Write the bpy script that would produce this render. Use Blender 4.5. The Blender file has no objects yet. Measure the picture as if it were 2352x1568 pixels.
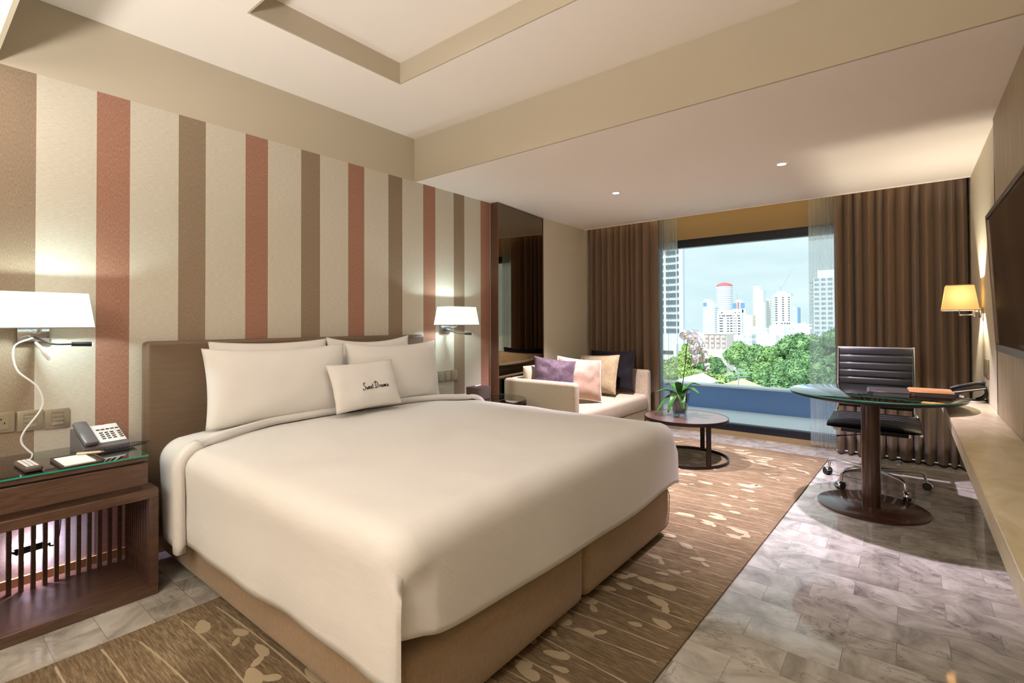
import bpy, bmesh, math, random
from mathutils import Matrix, Vector, noise
random.seed(7)
PI = math.pi
S = bpy.context.scene
COL = S.collection
V = Vector

# ------------------------------------------------------------------ camera
cam = bpy.data.objects.new('camera', bpy.data.cameras.new('camera'))
COL.objects.link(cam)
S.camera = cam
yaw, pitch, roll = math.radians(-38.6), math.radians(0.687), math.radians(-0.225)
fw = V((math.sin(yaw)*math.cos(pitch), math.cos(yaw)*math.cos(pitch), math.sin(pitch)))
rt = V((math.cos(yaw), -math.sin(yaw), 0))
up = rt.cross(fw)
r2 = math.cos(roll)*rt + math.sin(roll)*up
u2 = -math.sin(roll)*rt + math.cos(roll)*up
m = Matrix((r2, u2, -fw)).transposed().to_4x4()
m.translation = V((3.17, 0, 1.226))
cam.matrix_world = m
cam.data.sensor_width = 36
cam.data.lens = 36*1136.67/2352
cam.data.shift_y = (729.225-784)/2352
cam.data.clip_start = .02
cam.data.clip_end = 6000
S.view_settings.view_transform = 'Standard'
S.view_settings.look = 'None'
S.view_settings.exposure = 0.33
S.view_settings.gamma = 1
S.cycles.use_denoising = True
S.cycles.caustics_reflective = False
S.cycles.caustics_refractive = False
S.cycles.sample_clamp_indirect = 6

# ------------------------------------------------------------------ sky, sun, room lights, added fill
def lin(c):
    return tuple((v/255/12.92 if v/255 <= .04045 else ((v/255+.055)/1.055)**2.4) for v in c)

w = bpy.data.worlds.new('sky'); S.world = w; w.use_nodes = True
nt = w.node_tree; N = nt.nodes; N.clear()
wo = N.new('ShaderNodeOutputWorld'); bg = N.new('ShaderNodeBackground')
tc = N.new('ShaderNodeTexCoord'); mp = N.new('ShaderNodeMapping'); nz = N.new('ShaderNodeTexNoise'); cr = N.new('ShaderNodeValToRGB')
mp.inputs['Scale'].default_value = (2, 2, 9)
nz.inputs['Scale'].default_value = 2.2; nz.inputs['Detail'].default_value = 4
cr.color_ramp.elements[0].position = .36; cr.color_ramp.elements[0].color = (*lin((214, 230, 235)), 1)
cr.color_ramp.elements[1].position = .66; cr.color_ramp.elements[1].color = (*lin((228, 241, 245)), 1)
for a, b in ((tc.outputs['Generated'], mp.inputs[0]), (mp.outputs[0], nz.inputs[0]), (nz.outputs[0], cr.inputs[0]), (cr.outputs[0], bg.inputs[0]), (bg.outputs[0], wo.inputs[0])):
    nt.links.new(a, b)
bg.inputs[1].default_value = .98

def lamp(name, kind, loc, power, color=(1, 1, 1), size=.05, aim=None, spot=None, blend=.3, sy=None):
    d = bpy.data.lights.new(name, kind); d.energy = power; d.color = color
    if kind == 'AREA':
        d.size = size
        if sy: d.shape = 'RECTANGLE'; d.size_y = sy
    elif kind == 'SUN': d.angle = size
    else: d.shadow_soft_size = size
    if kind == 'SPOT': d.spot_size = math.radians(spot); d.spot_blend = blend
    o = bpy.data.objects.new(name, d); COL.objects.link(o); o.location = loc
    if aim is not None: o.rotation_euler = (V(aim)-V(loc)).to_track_quat('-Z', 'Y').to_euler()
    return o
WARM = (1, .96, .93)
lamp('sun', 'SUN', (0, -20, 40), 4.6, (1, .96, .88), .01, aim=(4, 10, 0))
lamp('downlight_beam', 'SPOT', (2.455, 4.11, 2.385), 420, (.88, .78, 1), .025, aim=(2.455, 4.11, 0), spot=84, blend=.75)
lamp('downlight_beam', 'SPOT', (1.127, 4.07, 2.385), 420, (.96, .84, .97), .025, aim=(1.127, 4.07, 0), spot=84, blend=.6)
lamp('entry_fill', 'POINT', (2.3, -1.0, 2.05), 40, WARM, .25)  # added all-round fill behind the camera
lamp('ceiling_fill', 'SPOT', (1.5, -.75, 1.45), 135, (1, .965, .94), .12, aim=(1.5, -.70, 3), spot=165, blend=.4)  # added unseen fill aimed up to brighten the ceilings
lamp('tray_fill', 'SPOT', (2.9, 1.5, 2.86), 24, WARM, .12, aim=(2.7, 1.6, 0), spot=150, blend=.7)  # added soft fill from inside the tray, no fitting there
lamp('tray_fill', 'SPOT', (1.3, 1.7, 2.86), 22, WARM, .12, aim=(1.3, 1.8, 0), spot=150, blend=.7)  # second added tray fill, over the bed
lamp('curtain_pocket_strip', 'AREA', (1.8, 5.475, 2.50), 1.7, (1, .74, .42), 3.4, aim=(1.8, 5.75, 2.35), sy=.03)

# ------------------------------------------------------------------ materials
def mat(name, rgb, rough=.6, metal=0, spec=.5, emit=None, es=0, trans=0, coat=0, sheen=0):
    m = bpy.data.materials.new(name); m.use_nodes = True
    b = m.node_tree.nodes['Principled BSDF']
    b.inputs['Base Color'].default_value = (*lin(rgb), 1)
    b.inputs['Roughness'].default_value = rough; b.inputs['Metallic'].default_value = metal
    b.inputs['Specular IOR Level'].default_value = spec
    if emit: b.inputs['Emission Color'].default_value = (*lin(emit), 1); b.inputs['Emission Strength'].default_value = es
    b.inputs['Transmission Weight'].default_value = trans
    b.inputs['Coat Weight'].default_value = coat
    b.inputs['Sheen Weight'].default_value = sheen
    return m

class NG:
    """small helper for building node graphs on a material"""
    def __init__(s, m):
        s.t = m.node_tree; s.b = s.t.nodes['Principled BSDF']
    def n(s, kind, **k):
        o = s.t.nodes.new('ShaderNode'+kind)
        for a, v in k.items(): setattr(o, a, v)
        return o
    def l(s, a, b): s.t.links.new(a, b)
    def coord(s, scale=(1, 1, 1), rot=(0, 0, 0), loc=(0, 0, 0), which='Object'):
        c = s.n('TexCoord'); m = s.n('Mapping')
        m.inputs['Scale'].default_value = scale; m.inputs['Rotation'].default_value = rot; m.inputs['Location'].default_value = loc
        s.l(c.outputs[which], m.inputs[0]); return m.outputs[0]
    def noise(s, vec, scale=5, detail=3, rough=.5, dist=0):
        o = s.n('TexNoise'); o.inputs['Scale'].default_value = scale; o.inputs['Detail'].default_value = detail
        o.inputs['Roughness'].default_value = rough; o.inputs['Distortion'].default_value = dist
        if vec is not None: s.l(vec, o.inputs['Vector'])
        return o.outputs[0]
    def ramp(s, f, stops):
        o = s.n('ValToRGB'); e = o.color_ramp.elements
        while len(e) < len(stops): e.new(.5)
        for i, (p, c) in enumerate(stops): e[i].position = p; e[i].color = (*lin(c), 1)
        s.l(f, o.inputs[0]); return o.outputs[0]
    def math(s, op, a, b=None, c=None):
        o = s.n('Math', operation=op)
        for i, v in enumerate((a, b, c)):
            if v is None: continue
            if isinstance(v, (int, float)): o.inputs[i].default_value = v
            else: s.l(v, o.inputs[i])
        return o.outputs[0]
    def mix(s, f, a, b, mode='MIX'):
        o = s.n('Mix', data_type='RGBA', blend_type=mode)
        for i, v in ((0, f), (6, a), (7, b)):
            if isinstance(v, (int, float)): o.inputs[i].default_value = v
            elif isinstance(v, tuple): o.inputs[i].default_value = (*lin(v), 1)
            else: s.l(v, o.inputs[i])
        return o.outputs[2]
    def bump(s, h, strength=.2, dist=.002):
        o = s.n('Bump'); o.inputs['Strength'].default_value = strength; o.inputs['Distance'].default_value = dist
        s.l(h, o.inputs['Height']); s.l(o.outputs[0], s.b.inputs['Normal'])
    def sep(s, vec):
        o = s.n('SeparateXYZ'); s.l(vec, o.inputs[0]); return o.outputs
    def color(s, c): s.l(c, s.b.inputs['Base Color'])

def fabric(name, rgb, rgb2, scale=220, rough=.9, bump=.3, sheen=.15, stretch=(1, 1, 1)):
    m = mat(name, rgb, rough, sheen=sheen, spec=.2); g = NG(m)
    v = g.coord(stretch); a = g.noise(v, scale, 2, .6); b = g.noise(g.coord(), 6, 3)
    c = g.ramp(a, [(.3, rgb2), (.68, rgb)])
    g.color(g.mix(g.math('MULTIPLY', b, .35), c, rgb2)); g.bump(a, bump, .0015)
    return m
def wood(name, rgb, rgb2, stretch=(1, 1, 1), scale=14, rough=.35, coat=.0):
    m = mat(name, rgb, rough, coat=coat); g = NG(m)
    v = g.coord(stretch); a = g.noise(v, scale, 5, .6, 1.2)
    g.color(g.ramp(a, [(.3, rgb2), (.7, rgb)])); g.bump(a, .05, .001)
    return m
M = {}
M['ceil'] = mat('ceiling_paint', (251, 242, 232), .9, spec=.1)
M['ceil_tan'] = mat('beige_soffit_paint', (194, 182, 160), .9, spec=.1)
M['wall_cream'] = mat('cream_wall_paint', (216, 207, 184), .85, spec=.2)
M['wall_back'] = mat('tan_wall_paint', (160, 138, 98), .85, spec=.2)
for k in ('ceil', 'ceil_tan', 'wall_cream', 'wall_back'):
    g = NG(M[k]); g.bump(g.noise(g.coord(), 180, 2), .04, .001)

# striped wallpaper: alternating rust and taupe bands on cream, woven grain
m = M['paper'] = mat('striped_wallpaper', (214, 203, 180), .75, spec=.25); g = NG(m)
sx = g.sep(g.coord()); y = sx[1]
t = g.math('DIVIDE', g.math('SUBTRACT', y, .635-.3575*20), .3575)
fr = g.math('FRACT', t); ix = g.math('FLOOR', t)
isb = g.math('LESS_THAN', fr, .382)
odd = g.math('MODULO', ix, 2.0)
weave = g.noise(g.coord((1, 420, 70)), 1, 2, .7); weave2 = g.noise(g.coord((1, 40, 420)), 1, 2, .7)
cream = g.ramp(weave2, [(.25, (190, 180, 160)), (.75, (215, 207, 191))])
rust = g.ramp(weave, [(.25, (140, 96, 76)), (.55, (164, 120, 99)), (.85, (208, 172, 150))])
taupe = g.ramp(weave, [(.25, (126, 106, 84)), (.6, (152, 132, 110)), (.9, (192, 176, 152))])
band = g.mix(odd, rust, taupe)
g.color(g.mix(isb, cream, band)); g.bump(g.math('ADD', weave, weave2), .35, .0012)

# marble tiles 0.316 x 0.155
m = M['marble'] = mat('marble_tile', (200, 190, 175), .09, spec=.5); g = NG(m)
v = g.coord(loc=(-2.81, -2.40, 0))
bk = g.n('TexBrick'); bk.offset = .5; bk.squash = 1
for k, val in (('Scale', 1.0), ('Mortar Size', .0013), ('Mortar Smooth', .0), ('Bias', 0.0), ('Brick Width', .316), ('Row Height', .1555)): bk.inputs[k].default_value = val
bk.inputs['Color1'].default_value = (0, 0, 0, 1); bk.inputs['Color2'].default_value = (1, 1, 1, 1); bk.inputs['Mortar'].default_value = (.5, .5, .5, 1)
g.l(v, bk.inputs['Vector'])
off = g.n('VectorMath', operation='MULTIPLY_ADD'); off.inputs[1].default_value = (37, 91, 13)
g.l(bk.outputs['Color'], off.inputs[0]); g.l(v, off.inputs[2])
n1 = g.noise(off.outputs[0], 4.0, 6, .6, 1.5)
vein = g.n('TexNoise'); vein.inputs['Scale'].default_value = 7; vein.inputs['Detail'].default_value = 8; vein.inputs['Distortion'].default_value = 2.2
st = g.n('VectorMath', operation='MULTIPLY'); st.inputs[1].default_value = (.6, 1.2, 1); g.l(off.outputs[0], st.inputs[0]); g.l(st.outputs[0], vein.inputs['Vector'])
vv = g.math('ABSOLUTE', g.math('SUBTRACT', vein.outputs[0], .5))
c = g.ramp(n1, [(.28, (122, 116, 107)), (.5, (168, 161, 149)), (.72, (197, 191, 181))])
c = g.mix(g.math('MULTIPLY', g.ramp(vv, [(.0, (255, 255, 255)), (.012, (120, 120, 120)), (.05, (0, 0, 0))]), g.math('MULTIPLY', g.math('GREATER_THAN', g.noise(off.outputs[0], 3.2, 2), .50), .6)), c, (66, 61, 55))
c = g.mix(.24, c, bk.outputs['Color'], 'SOFT_LIGHT')
c = g.mix(g.math('MULTIPLY', bk.outputs['Fac'], .5), c, (98, 90, 80))
g.color(c)
g.l(g.math('ADD', g.math('MULTIPLY', n1, .07), .025), g.b.inputs['Roughness'])

# rug: olive brown with fine streaks across the room
m = M['rug'] = mat('brown_streaked_rug', (130, 104, 66), .95, spec=.05, sheen=.1); g = NG(m)
a = g.noise(g.coord((13, 150, 1), (0, 0, .06)), 1, 4, .7, .6); b2 = g.noise(g.coord((1, 1, 1)), 2.2, 2)
f = g.math('ADD', g.math('MULTIPLY', a, .75), g.math('MULTIPLY', b2, .25))
g.color(g.ramp(f, [(.36, (88, 71, 49)), (.52, (120, 100, 73)), (.66, (160, 140, 110))])); g.bump(g.noise(g.coord(), 500, 1), .5, .003)
m = M['rug_motif'] = mat('cream_rug_motif', (174, 156, 127), .95, spec=.05); g = NG(m)
g.bump(g.noise(g.coord(), 500, 1), .5, .003)

# bed linen with fine woven rib
m = M['linen'] = mat('white_ribbed_linen', (238, 233, 226), .8, spec=.2, sheen=.1); g = NG(m)
wv = g.n('TexWave', wave_type='BANDS', bands_direction='Z'); wv.inputs['Scale'].default_value = 62
cx = g.n('CombineXYZ'); s3 = g.sep(g.coord()); g.l(g.math('ADD', g.math('MULTIPLY', s3[1], 1.0), s3[2]), cx.inputs[2]); g.l(cx.outputs[0], wv.inputs[0])
g.color(g.mix(wv.outputs[0], (215, 210, 203), (230, 226, 220))); g.bump(wv.outputs[0], .25, .0015)
m = M['cotton'] = mat('white_cotton', (229, 224, 217), .85, spec=.15); g = NG(m); g.bump(g.noise(g.coord(), 14, 4), .12, .01)
M['base_fab'] = fabric('taupe_bed_base_fabric', (170, 146, 118), (150, 126, 100), 1, stretch=(300, 300, 60), bump=.3)
m = M['leather'] = mat('brown_headboard_leather', (112, 88, 66), .38, spec=.4); g = NG(m)
a = g.noise(g.coord((1, 5, 60)), 1, 4, .6); g.color(g.ramp(a, [(.3, (107, 87, 68)), (.7, (115, 94, 74))])); g.bump(a, .04, .002)
M['dark_wood'] = wood('dark_mahogany', (98, 72, 58), (68, 46, 36), (1, 1, 6), 8, .32)
M['dark_wood_y'] = wood('dark_mahogany_along', (104, 78, 62), (74, 50, 39), (8, 1, 8), 5, .3)
M['table_wood'] = wood('coffee_table_veneer', (94, 74, 64), (60, 44, 37), (2, 26, 1), 2.5, .16)
M['steel_dark'] = mat('dark_bronze_steel', (52, 42, 40), .35, .7)
M['desk_brown'] = mat('brown_lacquer', (66, 41, 29), .22, .1, coat=.3)
M['chrome'] = mat('chrome', (205, 205, 208), .16, 1)
M['satin'] = mat('satin_aluminium', (176, 174, 172), .32, 1)
M['black'] = mat('black_plastic', (22, 21, 22), .38)
M['blk_leather'] = mat('black_leather', (11, 9, 8), .4, spec=.35)
M['grey_plastic'] = mat('grey_plastic', (104, 100, 102), .35)
M['white_plastic'] = mat('white_plastic', (236, 234, 232), .4)
M['brown_plastic'] = mat('brown_plastic', (84, 66, 58), .4)
M['champagne'] = mat('champagne_plate', (160, 146, 122), .35, .35)
M['paper_white'] = mat('white_paper', (244, 243, 240), .8)
M['ink'] = mat('black_thread', (18, 18, 18), .8)
M['drape'] = fabric('brown_drape', (140, 116, 94), (124, 100, 80), 420, .75, .15, .25)
M['sofa'] = fabric('oatmeal_sofa_weave', (202, 188, 164), (156, 139, 113), 165, .95, .4)
M['beige_cush'] = fabric('beige_velvet', (168, 151, 116), (144, 127, 93), 60, .8, .1, .3)
M['black_cush'] = mat('black_velvet', (18, 13, 17), .8, spec=.2, sheen=.08)
M['purple_cush'] = fabric('purple_velvet', (98, 78, 90), (72, 55, 63), 40, .6, .2, .2)
M['pink_cush'] = fabric('blush_satin', (174, 146, 126), (158, 130, 112), 70, .4, .1, .1)
M['book_brown'] = mat('tan_leather_cover', (146, 100, 58), .4)
M['book_black'] = mat('black_leather_cover', (38, 34, 34), .4)
M['stone_ledge'] = mat('beige_stone_ledge', (206, 190, 156), .3); g = NG(M['stone_ledge'])
g.color(g.ramp(g.noise(g.coord((1, .5, 1)), 9, 5, .6, 1), [(.3, (186, 168, 132)), (.7, (216, 202, 172))]))
m = M['panel'] = mat('taupe_panel_fabric', (176, 158, 128), .6); g = NG(m)
g.color(g.ramp(g.noise(g.coord((1, 22, 1.2)), 3, 4, .6), [(.3, (156, 138, 108)), (.7, (184, 168, 138))]))
M['tv_screen'] = mat('tv_screen', (12, 11, 11), .08, spec=.6)
M['bronze'] = mat('bronze_bezel', (122, 104, 90), .3, .8)
M['win_frame'] = mat('dark_window_frame', (28, 34, 44), .35, .3)
M['mirror'] = mat('bronze_tinted_mirror', (124, 112, 92), .02, 1)
M['mirror_edge'] = mat('brushed_bronze_edge', (128, 98, 80), .35, .7)
M['tan_trim'] = mat('tan_skirting', (182, 150, 96), .5)
M['leaf'] = fabric('orchid_leaf', (62, 108, 44), (34, 74, 28), 12, .35, .1, 0)
M['stem'] = mat('orchid_stem', (58, 60, 34), .5)
M['petal'] = mat('white_petal', (192, 203, 204), .6)
M['yellow'] = mat('orchid_heart', (200, 160, 70), .6)
M['bark'] = fabric('bark_chips', (112, 84, 58), (60, 44, 30), 60, .9, .8)
M['cable_black'] = mat('black_cable', (16, 16, 18), .5)
M['concrete'] = mat('balcony_floor_tile', (236, 240, 243), .7)
M['parapet'] = mat('parapet_sky_tint', (118, 150, 206), .75)  # blue cast of skylit shade put into the base colour
m = M['wood_leg'] = mat('dark_plinth', (40, 30, 24), .6)
# glass pane: mostly clear with a faint reflection
def clear_glass(name, tint, refl=.06, rough=0.0, gain=.5):
    m = bpy.data.materials.new(name); m.use_nodes = True; t = m.node_tree; t.nodes.clear()
    o = t.nodes.new('ShaderNodeOutputMaterial'); mx = t.nodes.new('ShaderNodeMixShader')
    tr = t.nodes.new('ShaderNodeBsdfTransparent'); gl = t.nodes.new('ShaderNodeBsdfGlossy'); fr = t.nodes.new('ShaderNodeLayerWeight')
    fr.inputs[0].default_value = .25
    mul = t.nodes.new('ShaderNodeMath'); mul.operation = 'MULTIPLY_ADD'; mul.inputs[1].default_value = gain; mul.use_clamp = True; mul.inputs[2].default_value = refl
    tr.inputs[0].default_value = (*lin(tint), 1); gl.inputs['Roughness'].default_value = rough
    t.links.new(fr.outputs['Fresnel'], mul.inputs[0]); t.links.new(mul.outputs[0], mx.inputs[0])
    t.links.new(tr.outputs[0], mx.inputs[1]); t.links.new(gl.outputs[0], mx.inputs[2]); t.links.new(mx.outputs[0], o.inputs[0])
    return m
M['pane'] = clear_glass('window_pane', (246, 252, 252), .0)
M['glass_top'] = clear_glass('table_glass', (220, 230, 224), .22, 0, 1.2)
M['vase_glass'] = clear_glass('vase_glass', (205, 212, 216), .10)
M['glass_edge'] = mat('green_glass_edge', (38, 150, 126), .1)
# sheer curtain: part see-through, part light-scattering, fine stripes
m = M['sheer'] = bpy.data.materials.new('striped_sheer'); m.use_nodes = True; t = m.node_tree; t.nodes.clear()
o = t.nodes.new('ShaderNodeOutputMaterial'); mx = t.nodes.new('ShaderNodeMixShader'); tr = t.nodes.new('ShaderNodeBsdfTransparent')
mx2 = t.nodes.new('ShaderNodeMixShader'); df = t.nodes.new('ShaderNodeBsdfDiffuse'); tl = t.nodes.new('ShaderNodeBsdfTranslucent')
tcn = t.nodes.new('ShaderNodeTexCoord'); wvn = t.nodes.new('ShaderNodeTexWave'); wvn.bands_direction = 'X'; wvn.inputs['Scale'].default_value = 26
mr = t.nodes.new('ShaderNodeMapRange'); mr.inputs[3].default_value = .28; mr.inputs[4].default_value = .62
df.inputs[0].default_value = (*lin((226, 234, 236)), 1); tl.inputs[0].default_value = (*lin((226, 236, 240)), 1); mx2.inputs[0].default_value = .55
for a, b in ((tcn.outputs['Object'], wvn.inputs[0]), (wvn.outputs[1], mr.inputs[0]), (mr.outputs[0], mx.inputs[0]), (tr.outputs[0], mx.inputs[1]), (df.outputs[0], mx2.inputs[1]), (tl.outputs[0], mx2.inputs[2]), (mx2.outputs[0], mx.inputs[2]), (mx.outputs[0], o.inputs[0])):
    t.links.new(a, b)
def shade_mat(name, rgb, emit, es):
    m = mat(name, rgb, .8, emit=emit, es=es); g = NG(m)
    a = g.noise(g.coord((160, 160, 160)), 1, 2); g.bump(a, .2, .001)
    return m
M['shade_white'] = shade_mat('lit_white_shade', (240, 244, 240), (226, 246, 240), .6)
M['shade_amber'] = shade_mat('lit_amber_shade', (222, 184, 120), (250, 190, 104), .28)
m = M['shade_amber']; g = NG(m); tl = g.n('BsdfTranslucent'); tl.inputs[0].default_value = (*lin((255, 214, 140)), 1); mx = g.n('MixShader'); mx.inputs[0].default_value = .014
out_ = [q for q in m.node_tree.nodes if q.type == 'OUTPUT_MATERIAL'][0]; g.l(g.b.outputs[0], mx.inputs[1]); g.l(tl.outputs[0], mx.inputs[2]); g.l(mx.outputs[0], out_.inputs[0])
M['led_lens'] = mat('lit_downlight_lens', (255, 255, 255), .3, emit=(250, 240, 255), es=9)
M['led_small'] = mat('reading_light_lens', (255, 255, 255), .3, emit=(235, 250, 250), es=2)

# ------------------------------------------------------------------ mesh helpers
class B:
    def __init__(s): s.b = bmesh.new()
    def box(s, lo, hi, bev=0, seg=3):
        lo, hi = V(lo), V(hi)
        mt = Matrix.Translation((lo+hi)/2) @ Matrix.Diagonal((*(hi-lo), 1))
        vs = bmesh.ops.create_cube(s.b, size=1, matrix=mt)['verts']
        if bev:
            es = list({e for v in vs for e in v.link_edges})
            bmesh.ops.bevel(s.b, geom=es, offset=bev, segments=seg, profile=.5, affect='EDGES')
        return s
    def cyl(s, p0, p1, r0, r1=None, seg=24):
        p0, p1 = V(p0), V(p1); d = p1-p0; r1 = r0 if r1 is None else r1
        mt = Matrix.Translation((p0+p1)/2) @ d.to_track_quat('Z', 'Y').to_matrix().to_4x4()
        bmesh.ops.create_cone(s.b, cap_ends=True, segments=seg, radius1=r0, radius2=r1, depth=d.length, matrix=mt); return s
    def ball(s, c, r, seg=16, scale=(1, 1, 1)):
        bmesh.ops.create_uvsphere(s.b, u_segments=seg, v_segments=max(6, seg*2//3), radius=r, matrix=Matrix.Translation(c) @ Matrix.Diagonal((*scale, 1))); return s
    def tube(s, pts, r, seg=8, caps=True):
        pts = [V(p) for p in pts]; rings = []; n = len(pts); rs = r if isinstance(r, (list, tuple)) else [r]*n
        prev = None
        for i, p in enumerate(pts):
            d = (pts[min(i+1, n-1)]-pts[max(i-1, 0)]).normalized()
            if prev is None: a = d.orthogonal().normalized()
            else: a = (prev-d*prev.dot(d)).normalized()
            prev = a; bb = d.cross(a)
            rings.append([s.b.verts.new(p+rs[i]*(math.cos(k*2*PI/seg)*a+math.sin(k*2*PI/seg)*bb)) for k in range(seg)])
        for i in range(n-1):
            for k in range(seg):
                s.b.faces.new((rings[i][k], rings[i][(k+1) % seg], rings[i+1][(k+1) % seg], rings[i+1][k]))
        if caps: s.b.faces.new(rings[0][::-1]); s.b.faces.new(rings[-1])
        return s
    def lathe(s, prof, c=(0, 0, 0), seg=48, close=False):
        rings = []
        for r, z in prof:
            if r < 1e-6: rings.append([s.b.verts.new((c[0], c[1], c[2]+z))]*seg)
            else: rings.append([s.b.verts.new((c[0]+r*math.cos(k*2*PI/seg), c[1]+r*math.sin(k*2*PI/seg), c[2]+z)) for k in range(seg)])
        pr = list(zip(rings, rings[1:])) + ([(rings[-1], rings[0])] if close else [])
        for a, b in pr:
            for k in range(seg):
                q = []
                for v in (a[k], a[(k+1) % seg], b[(k+1) % seg], b[k]):
                    if v not in q: q.append(v)
                if len(q) > 2: s.b.faces.new(q)
        return s
    def prism(s, poly, z0, z1, mi=0):
        lo = [s.b.verts.new((x, y, z0)) for x, y in poly]; hi = [s.b.verts.new((x, y, z1)) for x, y in poly]; n = len(poly)
        fs = [s.b.faces.new(hi), s.b.faces.new(lo[::-1])]
        for i in range(n): fs.append(s.b.faces.new((lo[i], lo[(i+1) % n], hi[(i+1) % n], hi[i])))
        for f in fs: f.material_index = mi
        return s
    def grid(s, fn, nu, nv, closed_u=False):
        vs = [[s.b.verts.new(fn(i/nu, j/nv)) for j in range(nv+1)] for i in range(nu if closed_u else nu+1)]
        k = len(vs)
        for i in range(nu):
            for j in range(nv):
                s.b.faces.new((vs[i][j], vs[(i+1) % k][j], vs[(i+1) % k][j+1], vs[i][j+1]))
        return s
    def frustum(s, c, wb, db, wt, dt, z0, z1):
        """open-ended rectangular shade skin"""
        lo = [(-db, -wb), (db, -wb), (db, wb), (-db, wb)]; hi = [(-dt, -wt), (dt, -wt), (dt, wt), (-dt, wt)]
        a = [s.b.verts.new((c[0]+x, c[1]+y, z0)) for x, y in lo]; b = [s.b.verts.new((c[0]+x, c[1]+y, z1)) for x, y in hi]
        for i in range(4): s.b.faces.new((a[i], a[(i+1) % 4], b[(i+1) % 4], b[i]))
        return s
    def xf(s, mt): bmesh.ops.transform(s.b, matrix=mt, verts=s.b.verts); return s
    def noise(s, amp, freq, seed=0):
        s.b.normal_update()
        for v in s.b.verts: v.co += v.normal*amp*noise.noise(v.co*freq+V((seed, seed*2, 0)))
        return s

FR = {}
def obj(name, b, mt, parent=None, kind=None, smooth=True, ang=.7, solid=0, sub=0, own=False):
    """link a mesh; world-space geometry is put in the parent's frame"""
    bm = b.b
    if own: pass
    elif parent is not None: bmesh.ops.transform(bm, matrix=FR[parent.name].inverted(), verts=bm.verts)
    bmesh.ops.recalc_face_normals(bm, faces=bm.faces)
    bm.normal_update()
    for f in bm.faces: f.smooth = smooth
    for e in bm.edges:
        if len(e.link_faces) == 2 and e.calc_face_angle(0) > ang: e.smooth = False
    me = bpy.data.meshes.new(name); bm.to_mesh(me); bm.free()
    for q in (mt if isinstance(mt, (list, tuple)) else [mt]): me.materials.append(M[q] if isinstance(q, str) else q)
    o = bpy.data.objects.new(name, me); COL.objects.link(o)
    FR[o.name] = FR[parent.name] if parent is not None else Matrix()
    if parent is not None: o.parent = parent
    if kind: o['kind'] = kind
    if solid: md = o.modifiers.new('s', 'SOLIDIFY'); md.thickness = solid; md.offset = 0
    if sub: md = o.modifiers.new('d', 'SUBSURF'); md.levels = md.render_levels = sub
    return o
def tag(o, label, cat, group=None, kind=None):
    o['label'] = label; o['category'] = cat
    if group: o['group'] = group
    if kind: o['kind'] = kind
    return o
def thing(name, label, cat, loc=(0, 0, 0), rz=0, group=None):
    o = bpy.data.objects.new(name, None); COL.objects.link(o); o.empty_display_size = .05
    o.location = loc; o.rotation_euler = (0, 0, rz)
    FR[o.name] = Matrix.Translation(loc) @ Matrix.Rotation(rz, 4, 'Z')
    return tag(o, label, cat, group)
def dup(root, loc, rz=None, label=None, group=None):
    r = root.copy(); COL.objects.link(r); r.location = loc
    if rz is not None: r.rotation_euler = (0, 0, rz)
    if label: r['label'] = label
    if group: r['group'] = group
    FR[r.name] = Matrix.Translation(loc) @ Matrix.Rotation(r.rotation_euler.z, 4, 'Z')
    def rec(o, p):
        for ch in list(o.children):
            c = ch.copy(); COL.objects.link(c); c.parent = p; FR[c.name] = FR[r.name]; rec(ch, c)
    rec(root, r)
    return r
def part_copy(o, off):
    c = o.copy(); COL.objects.link(c); c.parent = o.parent; c.location = o.location+V(off); return c
def spline(pts, n=8):
    pts = [V(p) for p in pts]; out = []
    for i in range(len(pts)-1):
        p0, p1, p2, p3 = pts[max(i-1, 0)], pts[i], pts[i+1], pts[min(i+2, len(pts)-1)]
        for k in range(n):
            t = k/n
            out.append(.5*((2*p1)+(p2-p0)*t+(2*p0-5*p1+4*p2-p3)*t*t+(-p0+3*p1-3*p2+p3)*t**3))
    return out+[pts[-1]]

# ------------------------------------------------------------------ room shell
H1, H2, W = 2.402, 2.754, 3.584
ST = 'structure'
obj('floor', B().box((-.15, -1.9, -.1), (3.75, 5.72, 0)), 'marble', kind=ST)
obj('wall_left', B().box((-.15, -1.9, 0), (0, 3.64, H1)), 'paper', kind=ST)
b = B(); b.box((-.15, 4.536, 0), (0, 5.85, 2.7)); b.box((-.15, 3.64, 0), (-.08, 4.536, 2.7)); obj('wall_left', b, 'wall_cream', kind=ST)
obj('trim_1', B().box((-.15, -1.9, H1), (0, 2.75, 3.0)), 'ceil_tan', kind=ST)          # plain band above the wallpaper
obj('baseboard_left', B().box((0, -1.9, 0), (.012, 3.64, .083)), 'tan_trim', kind=ST)
obj('wall_right', B().box((W, -1.9, 0), (3.75, 5.85, 3.0)), 'wall_cream', kind=ST)
obj('wall_front', B().box((-.15, -2.05, 0), (3.75, -1.9, 3.0)), 'wall_cream', kind=ST)
b = B()
b.box((-.15, 5.70, 0), (.80, 5.85, 3.0)); b.box((2.80, 5.70, 0), (3.75, 5.85, 3.0))
b.box((.80, 5.70, 2.185), (2.80, 5.85, 3.0)); b.box((.80, 5.70, 0), (2.80, 5.85, .05))
obj('wall_back', b, 'wall_back', kind=ST)
obj('trim_2', B().box((3.570, -1.9, .695), (W, 3.93, H1), .002, 1), 'panel', kind=ST)    # fabric panel behind the screen
obj('trim_3', B().box((3.571, 3.93, .695), (W, 3.972, H1)), 'black', kind=ST)            # its shadow gap strip
b = B()
b.box((-.15, 2.70, H1), (3.75, 5.43, 3.0)); b.box((-.15, -1.9, H1), (3.75, .265, 3.0))
b.box((-.15, 5.43, 2.62), (3.75, 5.85, 3.0))
b.box((-.0, .265, H2), (.655, 2.70, 3.0)); b.box((3.0, .265, H2), (3.75, 2.70, 3.0))
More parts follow.
